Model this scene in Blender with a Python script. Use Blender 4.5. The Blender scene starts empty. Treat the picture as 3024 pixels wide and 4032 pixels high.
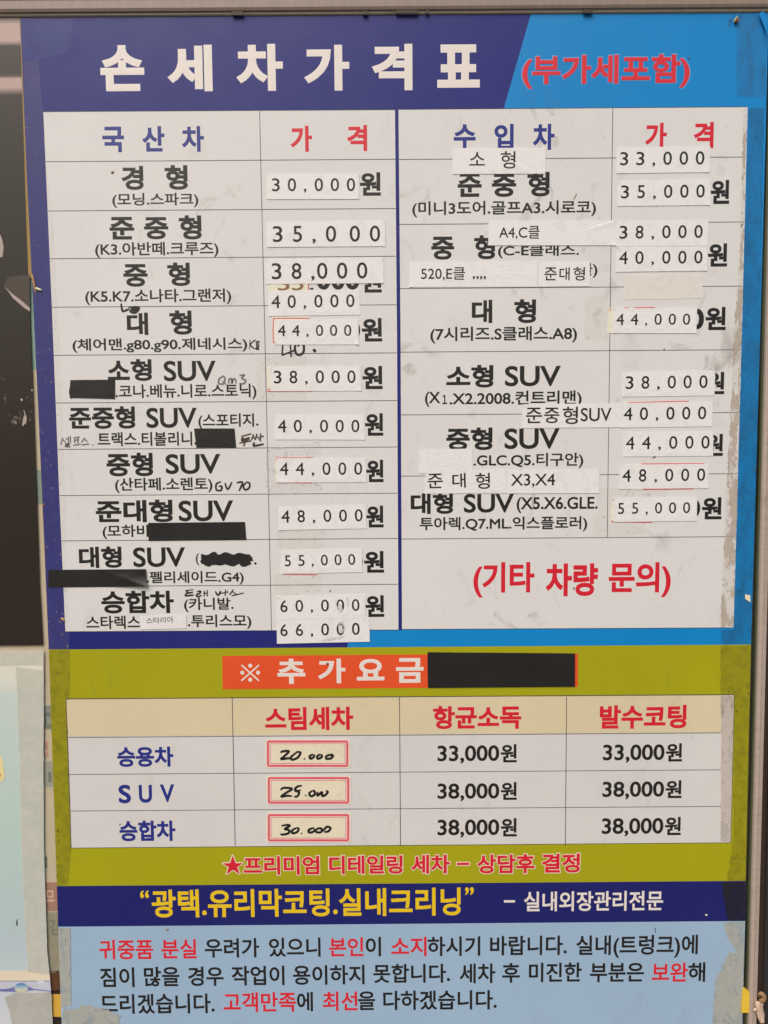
import bpy, bmesh, math, random
from math import sin, cos, radians
from mathutils import Vector, Matrix, Euler

random.seed(11)
sc = bpy.context.scene
COL = sc.collection

# ------------------------------------------------------------------ camera, sky, sun, exposure
# board frame: u to the right, v down, w away from the camera (metres, table corner = 0,0)
PITCH, YAW, ROLL = 0.07794, -0.0001, -0.00746
T = Vector((-0.41544, -0.48892, 0.93931))
F_PX, CX, CY, PH = 3028.0, 1512.0, 2016.0, 4032.0
Z0 = 1.95                                    # height of the table's top edge above the pavement
Rm = Matrix.Rotation(ROLL, 3, 'Z') @ Matrix.Rotation(PITCH, 3, 'X') @ Matrix.Rotation(YAW, 3, 'Y')
Ri = Rm.transposed()
CAM = -(Ri @ T)


def w3(b):                                   # board frame -> world (board faces -Y, Z up)
    return Vector((b[0], b[2], Z0 - b[1]))


cam_d = bpy.data.cameras.new("camera")
cam = bpy.data.objects.new("camera", cam_d)
COL.objects.link(cam)
rx, dn, fw = w3(Ri @ Vector((1, 0, 0))), w3(Ri @ Vector((0, 1, 0))), w3(Ri @ Vector((0, 0, 1)))
o0 = w3((0, 0, 0))
rx, dn, fw = rx - o0, dn - o0, fw - o0
cam.matrix_world = Matrix((
    (rx.x, -dn.x, -fw.x, w3(CAM).x), (rx.y, -dn.y, -fw.y, w3(CAM).y),
    (rx.z, -dn.z, -fw.z, w3(CAM).z), (0, 0, 0, 1)))
cam_d.sensor_fit = 'VERTICAL'
cam_d.sensor_height = 36.0
cam_d.lens = 36.0 * F_PX / PH
cam_d.clip_start, cam_d.clip_end = 0.02, 500
sc.camera = cam

SUN_EL, SUN_AZ = radians(48), radians(205)   # azimuth from +Y, clockwise seen from above
world = bpy.data.worlds.new("World")
sc.world = world
world.use_nodes = True
wn = world.node_tree
bg = wn.nodes["Background"]
sky = wn.nodes.new("ShaderNodeTexSky")
sky.sky_type = 'NISHITA'
sky.sun_disc = False
sky.sun_elevation = SUN_EL
sky.sun_rotation = SUN_AZ
sky.air_density = 1.0
sky.dust_density = 6.0
sky.ozone_density = 0.6
wn.links.new(sky.outputs[0], bg.inputs[0])
bg.inputs[1].default_value = 0.10
sun_d = bpy.data.lights.new("sun", 'SUN')
sun_d.energy = 1.4
sun_d.angle = radians(35)
sun_d.color = (1.0, 0.965, 0.90)
sun = bpy.data.objects.new("sun", sun_d)
COL.objects.link(sun)
sdir = Vector((sin(SUN_AZ) * cos(SUN_EL), cos(SUN_AZ) * cos(SUN_EL), sin(SUN_EL)))
sun.rotation_euler = sdir.to_track_quat('Z', 'Y').to_euler()
sun.location = (0, -3, 5)
vs = sc.view_settings
vs.view_transform = 'Standard'
vs.look = 'None'
vs.gamma = 1.0
vs.exposure = 0.02
sc.cycles.use_denoising = True
sc.cycles.max_bounces = 8
sc.cycles.transparent_max_bounces = 16

# ------------------------------------------------------------------ measuring helpers
REG = {'p': (0, 0, 1.0), 'f': (0, 0, 0.54861)}
for i_, (ox, oy) in enumerate([(0, 0), (1512, 0), (0, 1008), (1512, 1008), (0, 2016), (1512, 2016), (0, 3024), (1512, 3024)]):
    REG['c%d' % (i_ + 1)] = (ox, oy, 1.0972)
for i_, (ox, oy) in enumerate([(1000, 500), (1000, 1050), (1000, 1600), (1000, 2100), (2300, 500), (2300, 1050), (2300, 1600)]):
    REG['d%d' % (i_ + 1)] = (ox, oy, 2.765)
REG['d8'] = (1600, 800, 2.37)
REG['l1'] = (0, 0, 3.16); REG['l2'] = (0, 900, 3.16); REG['l3'] = (0, 1600, 3.16)
REG['l4'] = (0, 2400, 3.16); REG['l5'] = (0, 3332, 3.16)
REG['r1'] = (2624, 0, 3.95); REG['r2'] = (2624, 2000, 3.95); REG['r3'] = (2624, 3472, 3.95)


def P(reg, x, y):
    ox, oy, s = REG[reg]
    return (ox + x / s, oy + y / s)


def at(x, y, h=0.0):
    """the place on the plane h metres in front of the board that a sight line meets"""
    d = Ri @ Vector(((x - CX) / F_PX, (y - CY) / F_PX, 1.0))
    s = (-h - CAM.z) / d.z
    return w3(CAM + d * s)


# ------------------------------------------------------------------ materials
def lin(c, k=1.0):
    o = []
    for v in c:
        v = v / 255.0
        l = v / 12.92 if v <= 0.04045 else ((v + 0.055) / 1.055) ** 2.4
        o.append(min(0.86, l * k))
    return o


KD = 1.25
MATS = {}


class NT:
    def __init__(self, name):
        self.m = bpy.data.materials.new(name)
        self.m.use_nodes = True
        self.t = self.m.node_tree
        self.b = self.t.nodes["Principled BSDF"]
        self.out = self.t.nodes["Material Output"]

    def n(self, typ, **kw):
        nd = self.t.nodes.new(typ)
        for k, v in kw.items():
            setattr(nd, k, v)
        return nd

    def l(self, a, b):
        self.t.links.new(a, b)

    def pos(self):
        return self.n("ShaderNodeNewGeometry").outputs['Position']

    def noise(self, scale, detail=4, rough=.55, dist=0., vec=None, stretch=None):
        v = vec or self.pos()
        if stretch:
            mp = self.n("ShaderNodeMapping")
            mp.inputs['Scale'].default_value = stretch
            if len(stretch) > 3:
                pass
            self.l(v, mp.inputs['Vector'])
            v = mp.outputs[0]
        nd = self.n("ShaderNodeTexNoise")
        nd.inputs['Scale'].default_value = scale
        nd.inputs['Detail'].default_value = detail
        nd.inputs['Roughness'].default_value = rough
        nd.inputs['Distortion'].default_value = dist
        self.l(v, nd.inputs['Vector'])
        return nd.outputs[0]

    def ramp(self, fac, stops):
        r = self.n("ShaderNodeValToRGB")
        e = r.color_ramp.elements
        while len(e) < len(stops):
            e.new(0.5)
        for k, (p, c) in enumerate(stops):
            e[k].position = p
            e[k].color = (c, c, c, 1) if not hasattr(c, '__len__') else (*c[:3], 1)
        self.l(fac, r.inputs[0])
        return r.outputs[0]

    def mix(self, fac, a, b, mode='MIX'):
        x = self.n("ShaderNodeMix", data_type='RGBA', blend_type=mode)
        for v, i in ((fac, 0), (a, 6), (b, 7)):
            if hasattr(v, 'links') or hasattr(v, 'is_linked'):
                self.l(v, x.inputs[i])
            elif i == 0:
                x.inputs[0].default_value = v
            else:
                x.inputs[i].default_value = (*v[:3], 1)
        return x.outputs[2]

    def math(self, op, a, b=None):
        x = self.n("ShaderNodeMath", operation=op)
        for i, v in enumerate((a, b)):
            if v is None:
                continue
            if hasattr(v, 'is_linked'):
                self.l(v, x.inputs[i])
            else:
                x.inputs[i].default_value = v
        return x.outputs[0]

    def bump(self, h, strength, dist=0.001):
        b = self.n("ShaderNodeBump")
        b.inputs['Strength'].default_value = strength
        b.inputs['Distance'].default_value = dist
        self.l(h, b.inputs['Height'])
        self.l(b.outputs[0], self.b.inputs['Normal'])


def vinyl(name, col, rough=0.36, dirt=0.0, spec=0.36, k=None, wrinkle=0.0, var=.07):
    """printed sheet: even ink, faint mottling, scuffs and grime on top"""
    if name in MATS:
        return MATS[name]
    t = NT(name)
    c = lin(col, k or KD)
    lo = t.ramp(t.noise(5, 5, .6), [(.3, 1 - var), (.7, 1.0)])
    out = t.mix(1.0, c, lo, 'MULTIPLY')
    if dirt:
        a = t.ramp(t.noise(26, 8, .62, 1.2, stretch=(1, 1, .75)), [(.56, 0.), (.74, 1.)])
        b = t.ramp(t.noise(7, 4, .5), [(.42, 0.), (.66, 1.)])
        m = t.math('MULTIPLY', a, b)
        sp = t.ramp(t.noise(330, 2, .5), [(.73, 0.), (.78, 1.)])
        sp2 = t.ramp(t.noise(14, 3, .5), [(.45, 0.), (.7, 1.)])
        m = t.math('ADD', t.math('MULTIPLY', m, dirt), t.math('MULTIPLY', t.math('MULTIPLY', sp, sp2), dirt * .9))
        m = t.math('MINIMUM', m, .8)
        out = t.mix(m, out, lin((104, 88, 70)))
    t.l(out, t.b.inputs['Base Color'])
    rr = t.ramp(t.noise(18, 5, .6), [(.3, rough * .85), (.75, min(1, rough * 1.25))])
    t.l(rr, t.b.inputs['Roughness'])
    t.b.inputs['Specular IOR Level'].default_value = spec
    if wrinkle:
        t.bump(t.noise(60, 5, .55, 1.5), wrinkle, .002)
    else:
        t.bump(t.noise(9, 3, .5), .22, .004)
    MATS[name] = t.m
    return t.m


def ink(name, col, rough=0.4, k=None, fade=0.0):
    if name in MATS:
        return MATS[name]
    t = NT(name)
    c = lin(col, k or KD)
    f = t.ramp(t.noise(90, 4, .6), [(.3, 0.), (.75, 1.)])
    c2 = [v * 1.0 + fade for v in c]
    t.l(t.mix(f, c, c2), t.b.inputs['Base Color'])
    t.b.inputs['Roughness'].default_value = rough
    MATS[name] = t.m
    return t.m


def paper(name, col, rough=.42):
    """laminated sticker paper: near white, uneven glue below, wavy film on top"""
    if name in MATS:
        return MATS[name]
    t = NT(name)
    c = lin(col, KD)
    g = t.ramp(t.noise(45, 6, .6, 2.2), [(.38, .93), (.5, 1.0), (.58, .975), (.7, 1.0)])
    t.l(t.mix(1.0, c, g, 'MULTIPLY'), t.b.inputs['Base Color'])
    t.b.inputs['Roughness'].default_value = rough
    t.b.inputs['Coat Weight'].default_value = .12
    t.b.inputs['Coat Roughness'].default_value = .12
    t.bump(t.noise(70, 5, .6, 2.0), .18, .001)
    MATS[name] = t.m
    return t.m


def film(name, col, lo, hi, scale=70, dist=.5, amax=.3, stretch=None, gloss=.05, amin=.1, specks=.5, soft=.9):
    """clear adhesive film or glue residue: see-through, a faint haze, fine grit caught in it"""
    if name in MATS:
        return MATS[name]
    t = NT(name)
    a = t.ramp(t.noise(scale, 7, .62, dist, stretch=stretch), [(lo, 0.), (hi, 1.)])
    fac = t.math('ADD', t.math('MULTIPLY', a, amax), amin)
    g = t.ramp(t.noise(240, 3, .55, .4), [(.64, 0.), (.69, 1.)])
    g2 = t.ramp(t.noise(30, 3, .5), [(.42, .15), (.62, 1.)])
    g = t.math('MULTIPLY', t.math('MULTIPLY', g, g2), specks)
    fac = t.math('MINIMUM', t.math('ADD', fac, g), .95)
    c = lin(col, KD)
    v = t.ramp(t.noise(110, 4, .6), [(.3, soft), (.7, 1.)])
    o = t.mix(1., c, v, 'MULTIPLY')
    t.l(t.mix(g, o, lin((70, 60, 46))), t.b.inputs['Base Color'])
    t.b.inputs['Roughness'].default_value = .5
    tr = t.n("ShaderNodeBsdfTransparent")
    mx = t.n("ShaderNodeMixShader")
    t.l(fac, mx.inputs[0]); t.l(tr.outputs[0], mx.inputs[1]); t.l(t.b.outputs[0], mx.inputs[2])
    gl = t.n("ShaderNodeBsdfGlossy")
    gl.inputs['Roughness'].default_value = .22
    m2 = t.n("ShaderNodeMixShader")
    m2.inputs[0].default_value = gloss * .12
    t.l(mx.outputs[0], m2.inputs[1]); t.l(gl.outputs[0], m2.inputs[2])
    t.l(m2.outputs[0], t.out.inputs['Surface'])
    MATS[name] = t.m
    return t.m


def metal(name, col, rough=.45, met=.0, streak=(3, 3, 60), dirt=.3):
    if name in MATS:
        return MATS[name]
    t = NT(name)
    c = lin(col, KD)
    s = t.ramp(t.noise(3, 5, .6, stretch=streak), [(.3, .82), (.7, 1.)])
    o = t.mix(1., c, s, 'MULTIPLY')
    d = t.ramp(t.noise(40, 8, .65, 1.), [(.6, 0.), (.75, 1.)])
    o = t.mix(t.math('MULTIPLY', d, dirt), o, lin((70, 52, 38)))
    t.l(o, t.b.inputs['Base Color'])
    t.b.inputs['Roughness'].default_value = rough
    t.b.inputs['Metallic'].default_value = met
    t.bump(t.noise(160, 4, .6), .15, .0006)
    MATS[name] = t.m
    return t.m


# ------------------------------------------------------------------ object helpers
def props(o, label=None, cat=None, group=None, kind=None):
    if label: o['label'] = label
    if cat: o['category'] = cat
    if group: o['group'] = group
    if kind: o['kind'] = kind
    return o


def wloc(o):
    v = o.location.copy()
    while o.parent:
        o = o.parent
        v += o.location
    return v


def link(name, verts, faces, mat, parent=None, origin=None, smooth=False):
    """one mesh object; verts in world metres, its origin at its centre"""
    if origin is None:
        n = len(verts)
        origin = Vector((sum(v[0] for v in verts) / n, sum(v[1] for v in verts) / n, sum(v[2] for v in verts) / n))
    me = bpy.data.meshes.new(name)
    me.from_pydata([Vector(v) - origin for v in verts], [], faces)
    mats = mat if isinstance(mat, (list, tuple)) else [mat]
    for m in mats:
        me.materials.append(m)
    if smooth:
        me.polygons.foreach_set('use_smooth', [True] * len(me.polygons))
    me.update()
    o = bpy.data.objects.new(name, me)
    COL.objects.link(o)
    if parent:
        o.parent = parent
        o.location = origin - wloc(parent)
    else:
        o.location = origin
    return o


def empty(name, loc):
    o = bpy.data.objects.new(name, None)
    o.empty_display_size = .05
    o.location = loc
    COL.objects.link(o)
    return o


def sheet(name, pts, h, thick, mat, parent=None):
    """flat sheet with real thickness from an outline of photo points lying h in front of the board"""
    f = [at(x, y, h) for x, y in pts]
    n = len(f)
    b = [v + Vector((0, thick, 0)) for v in f]
    ar = sum(f[i].x * f[(i + 1) % n].z - f[(i + 1) % n].x * f[i].z for i in range(n))
    order = list(range(n)) if ar > 0 else list(range(n))[::-1]     # front faces -Y
    faces = [order]
    for i in range(n):
        a, c = order[i], order[(i + 1) % n]
        faces.append([a, n + a, n + c, c])
    faces.append([n + i for i in reversed(order)])
    return link(name, f + b, faces, mat, parent)


def rect(reg, x0, y0, x1, y1):
    return [P(reg, x0, y0), P(reg, x1, y0), P(reg, x1, y1), P(reg, x0, y1)]


def quad(reg, *xy):
    return [P(reg, xy[i], xy[i + 1]) for i in range(0, len(xy), 2)]


def ragged(pts, step=14, amp=4, rnd=random):
    """an outline with torn, uneven edges"""
    out = []
    n = len(pts)
    for i in range(n):
        a, b = Vector(pts[i]), Vector(pts[(i + 1) % n])
        k = max(1, int((b - a).length / step))
        nrm = Vector((-(b - a).y, (b - a).x)).normalized()
        for j in range(k):
            p = a.lerp(b, j / k)
            out.append(tuple(p + nrm * rnd.uniform(-amp, amp)))
    return out


_dummy = bpy.data.curves.new("font_source", 'FONT')
_dummy.size = 1.0
_dummy.resolution_u = 5
_dob = bpy.data.objects.new("font_source", _dummy)
RAW, GL = {}, {}


def glyphs(s, r):
    """filled outline of a string made bolder by r em: square-cut strokes, as in the board's heavy gothic"""
    key = (s, round(r, 4))
    if key in GL:
        return GL[key]
    if s not in RAW:
        _dummy.body = s
        me = _dob.to_mesh()
        RAW[s] = ([v.co.copy() for v in me.vertices], [list(p.vertices) for p in me.polygons])
        _dob.to_mesh_clear()
    V0, F0 = RAW[s]
    V = [Vector((v.x, v.y, 1.0)) for v in V0]
    Fc = [list(f) for f in F0]
    if r > .002:
        cnt, tot = {}, 0.0
        for f in F0:
            for i in range(len(f)):
                a, b = f[i], f[(i + 1) % len(f)]
                tot += V0[a].x * V0[b].y - V0[b].x * V0[a].y
                cnt.setdefault((min(a, b), max(a, b)), []).append((a, b))
        sg = 1 if tot > 0 else -1
        rim = [e[0] if sg > 0 else e[0][::-1] for e in cnt.values() if len(e) == 1]
        rim = [(a, b) for a, b in rim if (V0[a] - V0[b]).length > 1e-6]
        nin, nout = {}, {}
        for a, b in rim:
            d = (V0[b] - V0[a]).normalized()
            n = Vector((d.y, -d.x))
            nout.setdefault(a, []).append(n)
            nin.setdefault(b, []).append(n)

        def push(v, n):                           # outline corner moved out along its mitre
            if len(nin.get(v, ())) == 1 and len(nout.get(v, ())) == 1:
                n1, n2 = nin[v][0], nout[v][0]
                m = n1 + n2
                k = m.dot(n1)
                if k > .3:
                    m = m / k
                    n = m if m.length < 1.9 else m.normalized() * 1.9
            return Vector((V0[v].x + n.x * r, V0[v].y + n.y * r, 0.0))

        for a, b in rim:
            d = (V0[b] - V0[a]).normalized()
            n = Vector((d.y, -d.x))
            base = len(V)
            V += [push(a, n), push(b, n)]
            Fc.append([a, base, base + 1, b])
    bb = (min(v.x for v in V), max(v.x for v in V), min(v.y for v in V), max(v.y for v in V))
    GL[key] = (V, Fc, bb, 1.)
    return GL[key]


class Letters:
    """collects runs of lettering printed on one surface -> one mesh part"""
    TH = .00005

    def __init__(self, h, rot=0.0):
        self.v, self.f, self.h, self.rot = [], [], h, rot

    def put(self, s, reg, x0, y0, x1, y1, r=.03, ref=None, rot=None):
        a, b = P(reg, x0, y0), P(reg, x1, y1)
        V, Fc, bb, zs = glyphs(s, r)
        if ref:                                  # vertical fit by a reference string, not by own ink
            rb = glyphs(ref, r)[2]
            ylo, yhi = rb[2], rb[3]
        else:
            ylo, yhi = bb[2], bb[3]
        cx, cy = (a[0] + b[0]) / 2, (a[1] + b[1]) / 2
        c = at(cx, cy, self.h)
        W = (at(b[0], cy, self.h) - at(a[0], cy, self.h)).length
        H = (at(cx, b[1], self.h) - at(cx, a[1], self.h)).length
        sx, sy = W / (bb[1] - bb[0]), H / (yhi - ylo)
        mx, my = (bb[0] + bb[1]) / 2, (ylo + yhi) / 2
        q = self.rot if rot is None else rot
        cq, sq = cos(q), sin(q)
        base = len(self.v)
        for v in V:
            lx, ly = (v.x - mx) * sx, (v.y - my) * sy
            self.v.append(Vector((c.x + lx * cq - ly * sq, -(self.h + .00002 + v.z / zs * self.TH), c.z + lx * sq + ly * cq)))
        self.f += [[i + base for i in f] for f in Fc]
        return self

    def done(self, parent, mat, name="lettering"):
        return link(name, self.v, self.f, mat, parent)


def stroke(pts, width, h, taper=.35):
    """a pen stroke through photo points -> flat ribbon"""
    P3 = [at(x, y, h) for x, y in pts]
    if len(P3) > 2:                              # smooth it
        Q = []
        for i in range(len(P3) - 1):
            p0, p1, p2, p3 = P3[max(i - 1, 0)], P3[i], P3[i + 1], P3[min(i + 2, len(P3) - 1)]
            for k in range(5):
                t = k / 5
                Q.append(.5 * ((2 * p1) + (p2 - p0) * t + (2 * p0 - 5 * p1 + 4 * p2 - p3) * t * t + (3 * p1 - p0 - 3 * p2 + p3) * t ** 3))
        Q.append(P3[-1])
        P3 = Q
    wm = width * .00034
    V, Fc = [], []
    n = len(P3)
    for i, p in enumerate(P3):
        d = (P3[min(i + 1, n - 1)] - P3[max(i - 1, 0)])
        d = d.normalized() if d.length > 1e-9 else Vector((1, 0, 0))
        nr = Vector((-d.z, 0, d.x))
        e = min(i, n - 1 - i) / max(1, (n - 1) / 2)
        ww = wm * (1 - taper + taper * min(1, e * 3)) / 2
        V += [p + nr * ww, p - nr * ww]
    for i in range(n - 1):
        Fc.append([2 * i, 2 * i + 1, 2 * i + 3, 2 * i + 2])
    return V, Fc


def pen(strokes, reg, width, h, mat, parent, name="handwriting"):
    V, Fc = [], []
    for k, s in enumerate(strokes):
        pts = [P(reg, s[i], s[i + 1]) for i in range(0, len(s), 2)]
        v, f = stroke(pts, width, h + .00001 * k)
        b = len(V)
        V += v
        Fc += [[i + b for i in q] for q in f]
    return link(name, V, Fc, mat, parent)


# ------------------------------------------------------------------ palette
M_BACK = vinyl("board_backing_yellowed", (150, 125, 70), .3, .5)
M_PURPLE = vinyl("print_navy", (30, 36, 112), .40, .10)
M_SKY = vinyl("print_bright_blue", (6, 126, 194), .40, .15)
M_WHITE = vinyl("print_white", (206, 206, 205), .42, .30, var=.04)
M_WHITE_W = vinyl("print_white_scuffed", (206, 206, 205), .42, .75, var=.05)
M_OLIVE = vinyl("print_olive_green", (156, 154, 16), .42, .20)
M_ORANGE = vinyl("print_orange", (214, 78, 38), .42, .08)
M_CREAM = vinyl("print_cream", (204, 192, 160), .42, .18)
M_PALE = vinyl("print_pale_blue", (146, 173, 198), .42, .12)
M_STRIP = vinyl("print_deep_navy", (26, 30, 100), .40, .10)
I_BLACK = ink("ink_black", (28, 26, 25))
I_WHITE = ink("ink_white", (213, 206, 201))
I_RED = ink("ink_red", (200, 34, 48))
I_CRIM = ink("ink_crimson", (196, 26, 46))
I_NAVY = ink("ink_navy", (32, 42, 124))
I_YEL = ink("ink_yellow", (230, 182, 24))
I_HALO = ink("ink_pale_halo", (222, 196, 178))
I_HALO2 = ink("ink_blue_halo", (96, 150, 196))
I_LINE = ink("ink_rule_line", (58, 58, 66))
I_PEN = ink("marker_ink", (28, 26, 27), .4, fade=.006)
I_PENG = ink("marker_ink_faded", (104, 98, 98), .4, fade=.05)
I_PENB = ink("marker_ink_brown", (62, 46, 34), .4, fade=.02)
I_GHOST = ink("print_showing_through", (229, 227, 221))
I_BROWN = ink("ink_brown_old", (128, 96, 60))
M_PAPER = paper("sticker_paper", (240, 237, 229))
M_OLDP = paper("old_cream_paper", (222, 213, 196))
M_TAPE = vinyl("black_cloth_tape", (26, 25, 25), .42, .12, .5, wrinkle=.2)
I_PINK = ink("label_pink_red", (208, 84, 100))

H0, H1, H2, H3 = 0.0, .0002, .0004, .0006        # backing, colour bands, tables, things printed on them
HT = .0007                                        # clear tape
HS = .00095                                        # stickers

# ------------------------------------------------------------------ pavement below, out of the frame: its light comes up from under
pave = link("pavement", [(-12, -16, 0), (12, -16, 0), (12, 1, 0), (-12, 1, 0)], [[0, 1, 2, 3]], metal("pavement_concrete", (104, 100, 95), .9, 0, (1, 1, 1), .2))
props(pave, kind="structure")

# ------------------------------------------------------------------ the shop window behind
win = empty("shop_window", w3((.4, 1.6, .02)))
props(win, "aluminium framed shop window with greenish glass behind the posters", "window")
M_RAIL = metal("weathered_aluminium", (132, 117, 107), .5, 0.0, (60, 3, 3), .35)
M_POST = metal("beige_aluminium", (170, 156, 146), .5, 0.0, (3, 3, 40), .35)
M_DARK = metal("dark_brown_frame", (58, 44, 36), .55, 0, (3, 3, 30), .2)
M_GREEN = metal("green_glass_edge", (74, 80, 58), .25, 0, (3, 3, 60), .3)


def bar(name, prof, a, b, mat, parent):
    """a profile (list of (across, out)) run from a to b in world space; across is perpendicular to the run in XZ"""
    d = (b - a).normalized()
    ac = Vector((-d.z, 0, d.x))
    V = []
    for e in (a, b):
        for s, o in prof:
            V.append(e + ac * s + Vector((0, -o, 0)))
    n = len(prof)
    Fc = [[i, (i + 1) % n, n + (i + 1) % n, n + i] for i in range(n)]
    Fc += [list(range(n))[::-1], [n + i for i in range(n)]]
    o = link(name, V, Fc, mat, parent)
    bm = bmesh.new(); bm.from_mesh(o.data)
    bmesh.ops.recalc_face_normals(bm, faces=bm.faces); bm.to_mesh(o.data); bm.free()
    return o


# top rail: a rounded box above the board, its lower lip turned to the viewer
ra, rb = at(-500, 60, .002), at(3600, 31, .002)
prof = [(0, -.02), (0, .0005), (.001, .003), (.004, .0042), (.012, .0035), (.0145, .002), (.0165, -.004), (.0165, -.02)]
bar("top_rail", prof, ra, rb, M_RAIL, win)
sheet("upper_frame", [(-500, -400), (3600, -400), (3600, 30), (-500, 56)], -.008, .004, M_DARK, win)
la, lb = at(-500, 71, .001), at(3600, 45, .001)
bar("rail_ledge", [(0, -.012), (0, .0), (.0012, .0015), (.006, .0015), (.006, -.012)], la, lb, metal("ledge_metal", (150, 140, 120), .4, 0, (50, 3, 3), .5), win)
for k, (x, y) in enumerate([(935, 50), (1438, 48), (1602, 44), (1682, 44), (2316, 42)]):
    w_ = [22, 10, 44, 6, 18][k]
    sheet("rail_notch", [(x - w_, y - 6), (x + w_, y - 6), (x + w_, y + 9), (x - w_, y + 9)], .0045, .002, M_DARK, win)

# side post: beige profile with the green glass edge beside it, dark channel beyond
sheet("glass_edge", [(3036, -60), (3047, -60), (2984, 2500), (2944, 4100), (2933, 4100), (2973, 2500)], -.0012, .006, M_GREEN, win)
bar("side_post", [(0, -.02), (0, -.001), (.0008, .0015), (.0048, .0022), (.0055, .0006), (.0066, .0022), (.0104, .0016), (.0112, -.001), (.0112, -.02)],
    at(3049, -80, .001), at(2942, 4150, .001), M_POST, win)
sheet("outer_channel", [(3020, -80), (3400, -80), (3400, 4150), (2960, 4150)], -.02, .004, M_DARK, win)
t = NT("dark_window_gap"); t.b.inputs['Base Color'].default_value = (.03, .033, .032, 1); t.b.inputs['Roughness'].default_value = .2
sheet("outer_pane", [(3042, 2400), (3400, 2400), (3400, 4150), (2999, 4150)], -.017, .002, t.m, win)

# glass
t = NT("window_glass")
gl = t.n("ShaderNodeBsdfGlossy"); gl.inputs['Roughness'].default_value = .02
tr = t.n("ShaderNodeBsdfTransparent"); tr.inputs[0].default_value = (.975, .98, .97, 1)
fr = t.n("ShaderNodeFresnel"); fr.inputs[0].default_value = 1.5
mx = t.n("ShaderNodeMixShader")
bf = t.n("ShaderNodeNewGeometry").outputs['Backfacing']
t.l(t.math('MULTIPLY', fr.outputs[0], t.math('SUBTRACT', 1.0, bf)), mx.inputs[0]); t.l(tr.outputs[0], mx.inputs[1]); t.l(gl.outputs[0], mx.inputs[2]); t.l(mx.outputs[0], t.out.inputs['Surface'])
sheet("glass_pane", [(-500, 40), (3020, 30), (2962, 4150), (-500, 4150)], -.0013, .0008, t.m, win)
# dark room behind the glass
sheet("room_backing", [(-500, 40), (3020, 30), (2962, 4150), (-500, 4150)], -.035, .004, vinyl("dim_interior", (64, 52, 40), .8), win)

# ------------------------------------------------------------------ poster seen through the glass, in the narrow gap
inner = sheet("inner_poster", [(-300, 60), (700, 60), (700, 3834), (-300, 3834)], -.0026, .0008, vinyl("inner_poster_paper", (196, 182, 160), .6, .1), None)
props(inner, "faded poster stuck inside the glass, showing in the narrow gap", "poster")
for nm, y0, y1, x0, x1, c in [
        ("printed_band", 1095, 1455, 90, 400, (128, 160, 152)), ("printed_band", 1850, 1985, 130, 300, (136, 152, 140)),
        ("printed_band", 2778, 2800, 165, 330, (138, 142, 138)), ("printed_band", 2800, 2872, 165, 330, (148, 152, 146)),
        ("printed_band", 2920, 2952, 165, 190, (184, 146, 132)), ("printed_band", 2958, 2982, 165, 190, (184, 146, 132)),
        ("printed_band", 2998, 3100, 160, 330, (158, 158, 146)),
        ("printed_band", 3474, 3588, 165, 330, (164, 124, 110)), ("printed_band", 3373, 3418, 165, 186, (118, 126, 114)),
        ("printed_band", 3592, 3832, 165, 330, (150, 144, 126))]:
    sheet(nm, [(x0, y0), (x1, y0), (x1, y1), (x0, y1)], -.0024, .00012, vinyl("inner_print_%d_%d_%d" % c, c, .6), inner)
lt = Letters(-.0023)
lt.put("ㅁ", 'l5', 575, 548, 665, 640, .03).put("ㅣ", 'l5', 560, 660, 680, 690, .03, rot=radians(90) * 0)
lt.done(inner, ink("inner_letter_cream", (205, 170, 150)))
lt = Letters(-.0023)
lt.put("김", 'l5', 612, 905, 735, 1110, .02)
lt.put("1", 'l4', 600, 2020, 640, 2150, .02).put("ㄷ", 'l4', 555, 1275, 640, 1480, .04)
lt.done(inner, ink("inner_letter_grey", (118, 122, 112)))
tape_y = empty("hazard_board", at(215, 3990, -.006))
props(tape_y, "brown and yellow striped board low behind the glass", "board")
for a_, b_, c in [(3822, 3898, (98, 62, 36)), (3898, 3914, (40, 28, 20)), (3914, 4004, (224, 172, 72)), (4004, 4120, (44, 32, 24))]:
    sheet("stripe", [(150, a_), (330, a_), (330, b_), (150, b_)], -.0024, .002, vinyl("stripe_%d" % a_, c, .35), tape_y)

# ------------------------------------------------------------------ dark poster at the left
dk = empty("dark_poster", at(60, 2530, .0))
props(dk, "dark glossy photo poster with pale streaks beside the price board", "poster")
t = NT("dark_photo_print")
z = t.n("ShaderNodeSeparateXYZ"); t.l(t.pos(), z.inputs[0])


def zy(y):
    return at(30, y, 0).z


z_hi, z_lo = zy(0), zy(2600)
mr = t.n("ShaderNodeMapRange")
mr.inputs[1].default_value = z_hi; mr.inputs[2].default_value = z_lo
t.l(z.outputs[2], mr.inputs[0])
wob = t.math('ADD', mr.outputs[0], t.math('MULTIPLY', t.math('SUBTRACT', t.noise(9, 2), .5), .006))


def fy(y):
    return (z_hi - zy(y)) / (z_hi - z_lo)


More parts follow.
